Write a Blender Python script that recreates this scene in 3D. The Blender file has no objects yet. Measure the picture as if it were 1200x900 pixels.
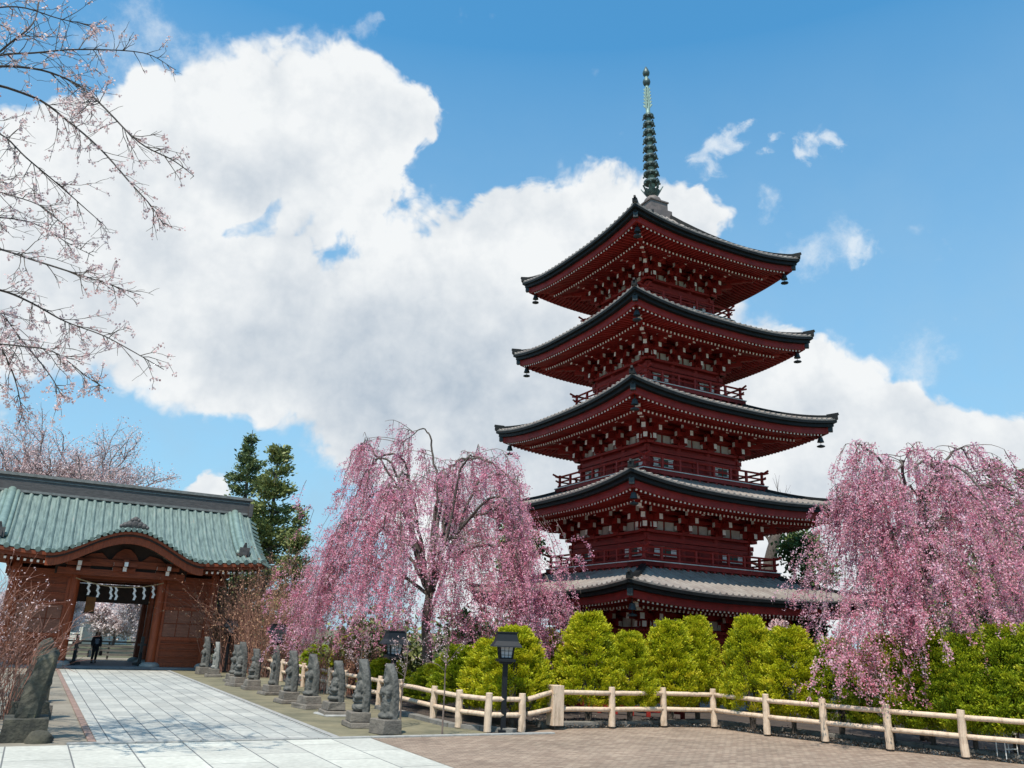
import bpy, math, random
import numpy as np
from mathutils import Matrix, Vector
rad = math.radians
PI = math.pi
scene = bpy.context.scene
COL = scene.collection

# ------------------------------------------------------------------ camera
CF, CP, CR, CH = 948.2, rad(17.316), rad(-2.3853), 2.3
_f = np.array([0, math.cos(CP), math.sin(CP)]); _u0 = np.array([0, -math.sin(CP), math.cos(CP)]); _x0 = np.array([1., 0, 0])
_x = _x0*math.cos(CR) - _u0*math.sin(CR); _u = _x0*math.sin(CR) + _u0*math.cos(CR)
cam_d = bpy.data.cameras.new('camera'); cam = bpy.data.objects.new('camera', cam_d); COL.objects.link(cam)
cam_d.sensor_width = 36; cam_d.lens = 36*CF/1200; cam_d.clip_end = 6000; cam_d.clip_start = 0.1
M = Matrix(((_x[0], _u[0], -_f[0], 0), (_x[1], _u[1], -_f[1], 0), (_x[2], _u[2], -_f[2], CH), (0, 0, 0, 1)))
cam.matrix_world = M
scene.camera = cam

def ray(px, py): return _f + _x*(px-600)/CF - _u*(py-450)/CF
def gnd(px, py, z=0.0):
    d = ray(px, py); t = (z-CH)/d[2]; return np.array([t*d[0], t*d[1], z])
def at(px, py, Y):
    """world point seen at photo position (px,py) at forward distance Y"""
    d = ray(px, py); t = Y/d[1]; return np.array([t*d[0], Y, CH+t*d[2]])
def zat(P, px, py):
    d = ray(px, py); t = math.hypot(P[0], P[1])/math.hypot(d[0], d[1]); return CH+t*d[2]

# ------------------------------------------------------------------ world + sun
SUN_EL, SUN_AZ = rad(63), rad(250)         # azimuth measured counter-clockwise from +X, towards the sun
SKY_STRENGTH = 0.14
sun_d = bpy.data.lights.new('sun', 'SUN'); sun = bpy.data.objects.new('sun', sun_d); COL.objects.link(sun)
sun_d.energy = 4.3; sun_d.angle = rad(0.5); sun_d.color = (1.0, 0.93, 0.83)
to_sun = Vector((math.cos(SUN_AZ)*math.cos(SUN_EL), math.sin(SUN_AZ)*math.cos(SUN_EL), math.sin(SUN_EL)))
sun.rotation_euler = to_sun.to_track_quat('Z', 'Y').to_euler()
sun.location = (0, 0, 60)

vs = scene.view_settings
scene.display_settings.display_device = 'sRGB'
vs.view_transform = 'Standard'; vs.look = 'None'; vs.exposure = 0.32; vs.gamma = 1.0; vs.use_curve_mapping = False
scene.cycles.max_bounces = 6; scene.cycles.transparent_max_bounces = 8
scene.cycles.use_denoising = True

def build_world():
    w = bpy.data.worlds.new('World'); scene.world = w; w.use_nodes = True
    nt = w.node_tree; N = nt.nodes; L = nt.links; N.clear()
    def node(t, **kw):
        n = N.new(t)
        for k, v in kw.items(): setattr(n, k, v)
        return n
    def math_(op, a, b=None, clamp=False):
        n = node('ShaderNodeMath', operation=op, use_clamp=clamp)
        for i, s in enumerate((a, b)):
            if s is None: continue
            if isinstance(s, (int, float)): n.inputs[i].default_value = s
            else: L.new(s, n.inputs[i])
        return n.outputs[0]
    def vmath(op, a, b=None, scale=None):
        n = node('ShaderNodeVectorMath', operation=op)
        for i, s in enumerate((a, b)):
            if s is None: continue
            if isinstance(s, (tuple, list)): n.inputs[i].default_value = s
            else: L.new(s, n.inputs[i])
        if scale is not None: n.inputs['Scale'].default_value = scale
        return n
    sky = node('ShaderNodeTexSky', sky_type='NISHITA')
    sky.sun_disc = False; sky.sun_elevation = SUN_EL
    sky.sun_rotation = PI/2 - SUN_AZ
    sky.air_density = 1.0; sky.dust_density = 0.6; sky.ozone_density = 1.6; sky.altitude = 50
    hs = node('ShaderNodeHueSaturation'); hs.inputs['Saturation'].default_value = 1.12; hs.inputs['Value'].default_value = 1.0
    hs.inputs['Hue'].default_value = 0.487
    L.new(sky.outputs[0], hs.inputs['Color'])
    skyt = vmath('MULTIPLY', hs.outputs[0], (.68, 1.22, 1.35)).outputs[0]     # the deep clean blue of a dry spring sky
    skyc = vmath('SCALE', skyt, scale=SKY_STRENGTH).outputs[0]
    tc = node('ShaderNodeTexCoord'); D = vmath('NORMALIZE', tc.outputs['Generated']).outputs[0]
    def noise(vec, scale, detail=4, rough=.55, off=(0, 0, 0)):
        a = vmath('ADD', vec, off).outputs[0]
        n = node('ShaderNodeTexNoise'); n.inputs['Scale'].default_value = scale; n.inputs['Detail'].default_value = detail
        n.inputs['Roughness'].default_value = rough; L.new(a, n.inputs['Vector']); return n
    def warp(vec, amp, scale, detail, off):
        n = noise(vec, scale, detail, .6, off)
        c = vmath('SUBTRACT', n.outputs['Color'], (.5, .5, .5)).outputs[0]
        return vmath('ADD', vec, vmath('SCALE', c, scale=amp).outputs[0]).outputs[0]
    W = warp(warp(D, .16, 5, 3, (3.1, 1.2, 0)), .05, 22, 4, (7, 3, 1))
    # heaps of the cumulus as directions on the sky (bearing/elevation of each heap) and their apparent size
    blobs = [(130,250,120),(30,300,130),(80,170,60),(180,200,70),(300,150,75),(350,120,70),(410,105,55),(450,140,48),(400,165,60),(235,165,75),(480,135,36),(250,205,40),(440,190,38),(200,100,36),(330,190,50),
             (180,370,100),(320,375,84),(250,318,48),(340,318,42),(300,290,36),(225,262,30),(420,238,40),(458,228,32),(255,238,38),(380,232,42),(320,236,38),(350,262,30),(270,282,30),(400,350,70),(250,350,62),(200,300,40),(470,300,62),(420,430,110),(560,278,60),(600,252,45),(660,258,55),(720,248,46),(260,410,70),(520,360,100),
             (520,430,120),(640,380,120),(760,300,90),(800,262,45),(836,262,34),(600,500,130),(480,500,90),(700,500,130),(640,590,110),(560,560,90),
             (800,420,110),(880,450,60),(920,460,60),(960,500,70),(1000,540,80),(940,560,90),(1050,520,55),(1110,515,52),(1180,540,70),(1090,570,80),
             (900,620,110),(1000,650,120),(1150,620,90),(1240,560,80),(250,572,24),(238,590,28),(60,540,50),(1320,600,120),(-120,330,200),(-250,180,200),(1500,430,160),
             (800,680,120),(1300,690,90),(550,680,110),(60,620,80),(-300,520,160)]
    def field(vec, lst):
        s = None
        for (px, py, r) in lst:
            d = ray(px, py); d = d/np.linalg.norm(d)
            R = r/CF/ (1+((px-600)**2+(py-450)**2)/CF**2)**.5
            ds = vmath('DISTANCE', vec, tuple(d)).outputs['Value']
            m = node('ShaderNodeMapRange', interpolation_type='SMOOTHSTEP'); m.clamp = True
            m.inputs['From Min'].default_value = R*1.45; m.inputs['From Max'].default_value = R*.25
            m.inputs['To Min'].default_value = 0; m.inputs['To Max'].default_value = 1
            L.new(ds, m.inputs['Value'])
            s = m.outputs[0] if s is None else math_('ADD', s, m.outputs[0])
        return s
    F1 = field(W, blobs)
    gaps = field(W, [(285,264,24),(335,258,26),(240,268,20),(60,40,75),(10,130,50),(30,205,34),(120,20,50),(545,190,36),(100,500,60)])
    F1 = math_('SUBTRACT', F1, math_('MULTIPLY', gaps, .78))
    n1 = noise(D, 9, 7, .62, (1, 2, 3)).outputs['Fac']
    n2 = noise(D, 34, 5, .6, (5, 2, 8)).outputs['Fac']
    def billow(vec, scale, detail, off):
        n = noise(vec, scale, detail, .5, off).outputs['Fac']
        return math_('MULTIPLY', math_('ABSOLUTE', math_('SUBTRACT', n, .5)), 5.0)
    bw = warp(D, .03, 14, 2, (2, 6, 4))
    b1 = billow(bw, 8.5, 1.5, (1, 2, 3)); b2 = billow(bw, 21, 2, (6, 1, 2)); b3 = billow(D, 55, 2, (3, 9, 1))
    bil = math_('ADD', math_('MULTIPLY', b1, .55), math_('ADD', math_('MULTIPLY', b2, .30), math_('MULTIPLY', b3, .15)))
    dens = math_('ADD', F1, math_('ADD', math_('MULTIPLY', math_('SUBTRACT', bil, .42), .75), math_('ADD', math_('MULTIPLY', math_('SUBTRACT', n1, .5), .8), math_('MULTIPLY', math_('SUBTRACT', n2, .5), .35))))
    mr = node('ShaderNodeMapRange', interpolation_type='SMOOTHSTEP'); mr.inputs['From Min'].default_value = .32; mr.inputs['From Max'].default_value = .95
    L.new(dens, mr.inputs['Value']); cov = mr.outputs[0]
    # small wisps
    W2 = warp(warp(D, .10, 7, 3, (9, 1, 4)), .05, 30, 5, (2, 8, 1))
    F2 = field(W2, [(836,204,17),(846,188,18),(856,172,17),(866,156,15),(875,146,11),(900,184,13),(906,168,14),(914,152,12),(932,186,15),(946,177,20),(962,166,21),(978,158,13),(900,246,24),(425,40,22),(375,42,24),(985,290,40),(965,415,22),(930,305,30),(1060,430,40),(1010,300,24),(240,70,40),(150,45,60)])
    n3 = noise(D, 26, 7, .68, (4, 4, 4)).outputs['Fac']
    d2 = math_('ADD', math_('MULTIPLY', F2, 1.0), math_('MULTIPLY', math_('SUBTRACT', n3, .5), 2.2))
    mr2 = node('ShaderNodeMapRange', interpolation_type='SMOOTHSTEP'); mr2.inputs['From Min'].default_value = .40; mr2.inputs['From Max'].default_value = 2.1
    L.new(d2, mr2.inputs['Value'])
    thin = math_('MULTIPLY', mr2.outputs[0], .8)
    # veil low in the sky
    sep = node('ShaderNodeSeparateXYZ'); L.new(D, sep.inputs[0])
    veil = node('ShaderNodeMapRange'); veil.inputs['From Min'].default_value = .64; veil.inputs['From Max'].default_value = .0
    veil.inputs['To Max'].default_value = 1.0; L.new(sep.outputs['Z'], veil.inputs['Value'])
    veil_n = math_('MULTIPLY', math_('POWER', veil.outputs[0], .72), math_('ADD', .6, math_('MULTIPLY', n1, .6)), clamp=True)
    # cloud body brightness: thin rims and sun side bright, thick undersides grey
    Dup = vmath('ADD', D, tuple(to_sun*0.045)).outputs[0]
    n1u = noise(Dup, 9, 5, .6, (1, 2, 3)).outputs['Fac']
    rel = math_('SUBTRACT', n1, n1u)
    big = noise(D, 3.1, 3, .5, (.4, 7.7, 2.2)).outputs['Fac']
    thick = node('ShaderNodeMapRange', interpolation_type='SMOOTHSTEP'); thick.inputs['From Min'].default_value = .9; thick.inputs['From Max'].default_value = 3.4
    L.new(dens, thick.inputs['Value'])
    grey = field(D, [(470,455,150),(600,480,150),(350,440,110),(700,560,130),(330,235,55),(60,370,110),(1000,600,90),(560,230,50)])
    sh = math_('ADD', math_('ADD', math_('MULTIPLY', rel, .55), math_('MULTIPLY', math_('SUBTRACT', bil, .42), .20)), math_('ADD', .93, math_('ADD', math_('MULTIPLY', thick.outputs[0], -.10), math_('ADD', math_('MULTIPLY', grey, -.115), math_('MULTIPLY', math_('SUBTRACT', big, .5), .22)))))
    shc = node('ShaderNodeClamp'); shc.inputs['Min'].default_value = .45; shc.inputs['Max'].default_value = .98; L.new(sh, shc.inputs['Value'])
    ramp = node('ShaderNodeValToRGB'); e = ramp.color_ramp.elements
    e[0].position = .45; e[0].color = (.34, .41, .49, 1); e[1].position = .95; e[1].color = (.725, .745, .755, 1)
    L.new(shc.outputs[0], ramp.inputs[0])
    def mix(fac, a, b):
        n = node('ShaderNodeMix', data_type='RGBA'); L.new(fac, n.inputs['Factor']); 
        L.new(a, n.inputs[6]) if not isinstance(a, tuple) else setattr(n.inputs[6], 'default_value', a)
        L.new(b, n.inputs[7]) if not isinstance(b, tuple) else setattr(n.inputs[7], 'default_value', b)
        return n.outputs[2]
    c0 = mix(veil_n, skyc, (.31, .46, .59, 1))
    c1 = mix(thin, c0, (.70, .74, .77, 1))
    c2 = mix(cov, c1, ramp.outputs[0])
    bg = node('ShaderNodeBackground'); bg.inputs['Strength'].default_value = 1.0; L.new(c2, bg.inputs['Color'])
    out = node('ShaderNodeOutputWorld'); L.new(bg.outputs[0], out.inputs['Surface'])
    try: w.cycles.sampling_method = 'MANUAL'; w.cycles.sample_map_resolution = 512
    except Exception: pass
build_world()

# ------------------------------------------------------------------ materials
def mat(name, c1, c2=None, rough=.7, scale=3.0, detail=5, stretch=(1, 1, 1), bump=0.0, bscale=None, metallic=0.0, c3=None, spec=.5, lo=.35, hi=.65):
    m = bpy.data.materials.new(name); m.use_nodes = True; nt = m.node_tree; N = nt.nodes; L = nt.links
    b = N['Principled BSDF']; b.inputs['Roughness'].default_value = rough; b.inputs['Metallic'].default_value = metallic
    b.inputs['Specular IOR Level'].default_value = spec
    if c2 is None: c2 = tuple(x*.78 for x in c1)
    tc = N.new('ShaderNodeTexCoord'); mp = N.new('ShaderNodeMapping'); mp.inputs['Scale'].default_value = stretch
    oi = N.new('ShaderNodeObjectInfo'); ad = N.new('ShaderNodeVectorMath'); ad.operation = 'ADD'
    sc = N.new('ShaderNodeVectorMath'); sc.operation = 'SCALE'; sc.inputs['Scale'].default_value = 37.0
    cb = N.new('ShaderNodeCombineXYZ'); L.new(oi.outputs['Random'], cb.inputs[0]); L.new(oi.outputs['Random'], cb.inputs[1]); L.new(cb.outputs[0], sc.inputs[0])
    L.new(tc.outputs['Object'], ad.inputs[0]); L.new(sc.outputs[0], ad.inputs[1]); L.new(ad.outputs[0], mp.inputs[0])
    n = N.new('ShaderNodeTexNoise'); n.inputs['Scale'].default_value = scale; n.inputs['Detail'].default_value = detail; n.inputs['Roughness'].default_value = .62
    L.new(mp.outputs[0], n.inputs['Vector'])
    r = N.new('ShaderNodeValToRGB'); e = r.color_ramp.elements
    e[0].position = lo; e[0].color = (*c2, 1); e[1].position = hi; e[1].color = (*c1, 1)
    if c3 is not None:
        k = r.color_ramp.elements.new(min(.98, hi+.12)); k.color = (*c3, 1)
    L.new(n.outputs['Fac'], r.inputs[0]); L.new(r.outputs[0], b.inputs['Base Color'])
    if bump:
        n2 = N.new('ShaderNodeTexNoise'); n2.inputs['Scale'].default_value = bscale or scale*5; n2.inputs['Detail'].default_value = 4
        L.new(mp.outputs[0], n2.inputs['Vector'])
        bp = N.new('ShaderNodeBump'); bp.inputs['Strength'].default_value = bump; bp.inputs['Distance'].default_value = .03
        L.new(n2.outputs['Fac'], bp.inputs['Height']); L.new(bp.outputs[0], b.inputs['Normal'])
    return m

def leafmat(name, cols, rough=.6, trans=.25, spec=.3):
    """cols: list of (pos,color) over the per-leaf 'tint' attribute"""
    m = bpy.data.materials.new(name); m.use_nodes = True; nt = m.node_tree; N = nt.nodes; L = nt.links
    b = N['Principled BSDF']; b.inputs['Roughness'].default_value = rough; b.inputs['Specular IOR Level'].default_value = spec
    a = N.new('ShaderNodeAttribute'); a.attribute_name = 'tint'
    r = N.new('ShaderNodeValToRGB'); e = r.color_ramp.elements
    e[0].position = cols[0][0]; e[0].color = (*cols[0][1], 1); e[1].position = cols[-1][0]; e[1].color = (*cols[-1][1], 1)
    for p, c in cols[1:-1]:
        k = r.color_ramp.elements.new(p); k.color = (*c, 1)
    L.new(a.outputs['Fac'], r.inputs[0]); L.new(r.outputs[0], b.inputs['Base Color'])
    t = N.new('ShaderNodeBsdfTranslucent'); L.new(r.outputs[0], t.inputs[0])
    mx = N.new('ShaderNodeMixShader'); mx.inputs[0].default_value = trans
    L.new(b.outputs[0], mx.inputs[1]); L.new(t.outputs[0], mx.inputs[2]); L.new(mx.outputs[0], N['Material Output'].inputs[0])
    return m

def brickmat(name, c1, c2, mortar, bw, bh, ms, offset=.5, rough=.75, var=.5, stain=None, scale=1.0):
    m = bpy.data.materials.new(name); m.use_nodes = True; nt = m.node_tree; N = nt.nodes; L = nt.links
    b = N['Principled BSDF']; b.inputs['Roughness'].default_value = rough; b.inputs['Specular IOR Level'].default_value = .3
    tc = N.new('ShaderNodeTexCoord')
    br = N.new('ShaderNodeTexBrick'); br.offset = offset; br.squash = 1
    br.inputs['Color1'].default_value = (*c1, 1); br.inputs['Color2'].default_value = (*c2, 1); br.inputs['Mortar'].default_value = (*mortar, 1)
    br.inputs['Scale'].default_value = 1; br.inputs['Mortar Size'].default_value = ms; br.inputs['Mortar Smooth'].default_value = .2
    br.inputs['Brick Width'].default_value = bw; br.inputs['Row Height'].default_value = bh
    L.new(tc.outputs['Object'], br.inputs['Vector'])
    n = N.new('ShaderNodeTexNoise'); n.inputs['Scale'].default_value = .7*scale; n.inputs['Detail'].default_value = 8; n.inputs['Roughness'].default_value = .65
    L.new(tc.outputs['Object'], n.inputs['Vector'])
    n3 = N.new('ShaderNodeTexNoise'); n3.inputs['Scale'].default_value = 9*scale; n3.inputs['Detail'].default_value = 5
    L.new(tc.outputs['Object'], n3.inputs['Vector'])
    mr = N.new('ShaderNodeMapRange'); mr.inputs['From Min'].default_value = .3; mr.inputs['From Max'].default_value = .7
    mr.inputs['To Min'].default_value = 1-var*.4; mr.inputs['To Max'].default_value = 1.06; L.new(n.outputs['Fac'], mr.inputs['Value'])
    mr2 = N.new('ShaderNodeMapRange'); mr2.inputs['From Min'].default_value = .3; mr2.inputs['From Max'].default_value = .7
    mr2.inputs['To Min'].default_value = .86; mr2.inputs['To Max'].default_value = 1.08; L.new(n3.outputs['Fac'], mr2.inputs['Value'])
    mu = N.new('ShaderNodeMath'); mu.operation = 'MULTIPLY'; L.new(mr.outputs[0], mu.inputs[0]); L.new(mr2.outputs[0], mu.inputs[1])
    v = N.new('ShaderNodeVectorMath'); v.operation = 'SCALE'; L.new(br.outputs['Color'], v.inputs[0]); L.new(mu.outputs[0], v.inputs['Scale'])
    L.new(v.outputs[0], b.inputs['Base Color'])
    bp = N.new('ShaderNodeBump'); bp.inputs['Strength'].default_value = .5; bp.inputs['Distance'].default_value = .01
    ad = N.new('ShaderNodeMath'); ad.operation = 'SUBTRACT'; L.new(n3.outputs['Fac'], ad.inputs[0]); L.new(br.outputs['Fac'], ad.inputs[1])
    L.new(ad.outputs[0], bp.inputs['Height']); L.new(bp.outputs[0], b.inputs['Normal'])
    return m

RED = mat('red_lacquer', (.285, .024, .019), (.18, .016, .013), rough=.55, scale=2.2, detail=8, bump=.15, bscale=14, spec=.2)
RED2 = mat('red_lacquer_beam', (.33, .031, .024), (.215, .021, .017), rough=.52, scale=3, detail=8, stretch=(.6, .6, 4), bump=.15, bscale=16, spec=.22)
WHITE = mat('white_paint', (.88, .85, .80), (.80, .76, .70), rough=.7, scale=4)
PLASTER = mat('white_plaster', (.66, .63, .58), (.48, .45, .40), rough=.85, scale=2.5)
COPPER = mat('weathered_copper_sheet', (.31, .275, .24), (.20, .165, .145), rough=.5, scale=1.6, detail=8, stretch=(1, 1, .6), bump=.2, bscale=20, spec=.3)
DARKEDGE = mat('dark_copper_edge', (.013, .014, .014), (.007, .008, .008), rough=.6, scale=3, bump=.2, spec=.18)
BRONZE = mat('bronze_patina', (.11, .16, .145), (.055, .07, .068), rough=.5, scale=6, bump=.3, metallic=.55, c3=(.22, .36, .31))
PATINA = mat('pale_patina', (.23, .34, .29), (.13, .20, .18), rough=.6, scale=7, metallic=.3)
SPIREBASE = mat('spire_base_copper', (.19, .145, .125), (.11, .09, .08), rough=.6, scale=3)
GREENWIN = mat('green_lattice', (.055, .115, .085), (.03, .07, .05), rough=.6, scale=5, stretch=(20, 20, 1))
BELLM = mat('dark_bell_bronze', (.035, .045, .045), (.02, .024, .025), rough=.5, metallic=.5)
VERDI = mat('verdigris_copper', (.185, .245, .215), (.095, .132, .12), rough=.52, scale=2.2, detail=9, stretch=(5, .55, .6), bump=.25, bscale=16, metallic=.12, c3=(.24, .235, .20), lo=.36, hi=.60)
VERDI_B = mat('verdigris_cap', (.20, .275, .24), (.13, .185, .165), rough=.5, scale=3, metallic=.15)
RIDGE = mat('ridge_cladding', (.095, .085, .08), (.055, .05, .048), rough=.6, scale=3, stretch=(1, 1, 6), bump=.2)
GWOOD = mat('reddish_brown_wood', (.26, .060, .020), (.145, .033, .012), rough=.55, scale=2.5, stretch=(1, 1, 9), bump=.25, bscale=12, spec=.35)
GWOODV = mat('reddish_brown_post', (.31, .066, .020), (.19, .040, .013), rough=.5, scale=2.5, stretch=(8, 8, 1), bump=.25, bscale=12, spec=.35)
GPANEL = mat('faded_wood_panel', (.25, .10, .058), (.17, .062, .036), rough=.65, scale=3, stretch=(1, 1, 6), bump=.2)
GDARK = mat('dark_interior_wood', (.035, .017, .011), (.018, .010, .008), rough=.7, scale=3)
STONE = mat('grey_carved_stone', (.140, .134, .118), (.062, .062, .056), rough=.9, scale=5, bump=.6, bscale=26, c3=(.21, .205, .17))
STONEB = mat('brown_grey_base_stone', (.215, .185, .150), (.125, .108, .090), rough=.9, scale=4, bump=.6, bscale=22)
STONEM = mat('mossy_stone', (.085, .078, .055), (.034, .033, .026), rough=.95, scale=4, bump=.8, bscale=18, c3=(.13, .115, .06))
PALESTONE = mat('pale_granite', (.36, .35, .32), (.26, .25, .23), rough=.85, scale=6, bump=.3)
KERB = mat('weathered_kerb_stone', (.23, .215, .19), (.14, .13, .115), rough=.9, scale=3, bump=.4, bscale=20)
FENCE = mat('cream_log_wood', (.66, .50, .36), (.40, .285, .19), rough=.75, scale=2.2, detail=8, stretch=(5, 5, 1.0), bump=.45, bscale=11, lo=.28, hi=.52)
LAMPM = mat('black_painted_steel', (.009, .011, .014), (.006, .007, .009), rough=.5, scale=6, spec=.3)
PANE = mat('frosted_pane', (.42, .45, .47), (.34, .37, .40), rough=.35, scale=3)
BARK = mat('dark_bark', (.075, .060, .050), (.035, .028, .025), rough=.95, scale=6, stretch=(3, 3, 1), bump=.7, bscale=14)
BARK3 = mat('pale_twig_bark', (.30, .235, .22), (.18, .14, .13), rough=.95, scale=5)
BARK2 = mat('grey_bark', (.13, .105, .085), (.065, .052, .045), rough=.95, scale=5, stretch=(2, 2, 1), bump=.7, bscale=14)
TWIGR = mat('reddish_twig', (.30, .14, .095), (.18, .08, .055), rough=.8, scale=5)
TWIGG = mat('grey_twig', (.20, .15, .12), (.12, .085, .07), rough=.85, scale=5)
ROPE = mat('straw_rope', (.42, .33, .2), (.3, .22, .13), rough=.9, scale=12)
PAPER = mat('white_paper', (.82, .82, .80), (.76, .76, .74), rough=.8, scale=3)
AMBER = mat('amber_sign_board', (.42, .17, .015), (.28, .10, .012), rough=.5, scale=4)
BLACKW = mat('black_wood', (.02, .018, .017), (.012, .011, .010), rough=.5, scale=4)
PLATF = mat('grey_platform_stone', (.19, .205, .215), (.13, .14, .15), rough=.7, scale=2, bump=.2)

BLOSSOM = leafmat('pink_blossom', [(0, (.46, .11, .17)), (.25, (.77, .29, .39)), (.6, (.89, .48, .58)), (1, (.95, .72, .78))], trans=.48)
BLOSSOM2 = leafmat('soft_pink_blossom', [(0, (.44, .11, .17)), (.3, (.76, .29, .40)), (.65, (.88, .46, .57)), (1, (.94, .68, .75))], trans=.48)
PALEBL = leafmat('pale_blossom', [(0, (.46, .25, .24)), (.4, (.76, .55, .54)), (1, (.90, .79, .77))], trans=.4)
WHITEBL = leafmat('white_blossom', [(0, (.62, .46, .46)), (.4, (.86, .76, .76)), (1, (.94, .90, .89))], trans=.5)
ARBOR = leafmat('golden_arborvitae', [(0, (.10, .13, .006)), (.28, (.31, .36, .010)), (.62, (.52, .53, .014)), (1, (.66, .57, .03))], trans=.38)
ARBORD = leafmat('green_arborvitae', [(0, (.07, .11, .008)), (.32, (.20, .28, .012)), (.68, (.38, .44, .016)), (1, (.54, .52, .03))], trans=.35)
CONIF = leafmat('conifer_needles', [(0, (.045, .07, .03)), (.5, (.13, .18, .075)), (1, (.27, .30, .12))], trans=.15)
CONIF2 = leafmat('yellowish_conifer', [(0, (.07, .095, .03)), (.5, (.20, .235, .075)), (1, (.34, .34, .13))], trans=.15)
SHRUBG = leafmat('evergreen_leaves', [(0, (.03, .055, .015)), (.5, (.085, .14, .035)), (1, (.20, .26, .07))], trans=.2)
BRUSH = leafmat('brown_brush', [(0, (.20, .09, .055)), (.5, (.40, .21, .13)), (1, (.55, .36, .20))], trans=.2)
LITTER = leafmat('dry_leaf_litter', [(0, (.10, .07, .05)), (.5, (.24, .19, .15)), (1, (.42, .36, .30))], trans=.1)

# ------------------------------------------------------------------ mesh builder
def new_mesh(name, V, F, mats, mi=None, smooth=False):
    me = bpy.data.meshes.new(name)
    me.from_pydata([tuple(v) for v in V], [], F)
    for m in mats: me.materials.append(m)
    if mi is not None and len(mats) > 1: me.polygons.foreach_set('material_index', np.array(mi, dtype=np.int32))
    if smooth: me.polygons.foreach_set('use_smooth', np.ones(len(me.polygons), dtype=bool))
    me.update(); return me

def link(name, me, parent=None, loc=(0, 0, 0), rz=0.0):
    o = bpy.data.objects.new(name, me); COL.objects.link(o); o.location = loc; o.rotation_euler = (0, 0, rz)
    if parent is not None: o.parent = parent
    return o

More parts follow.
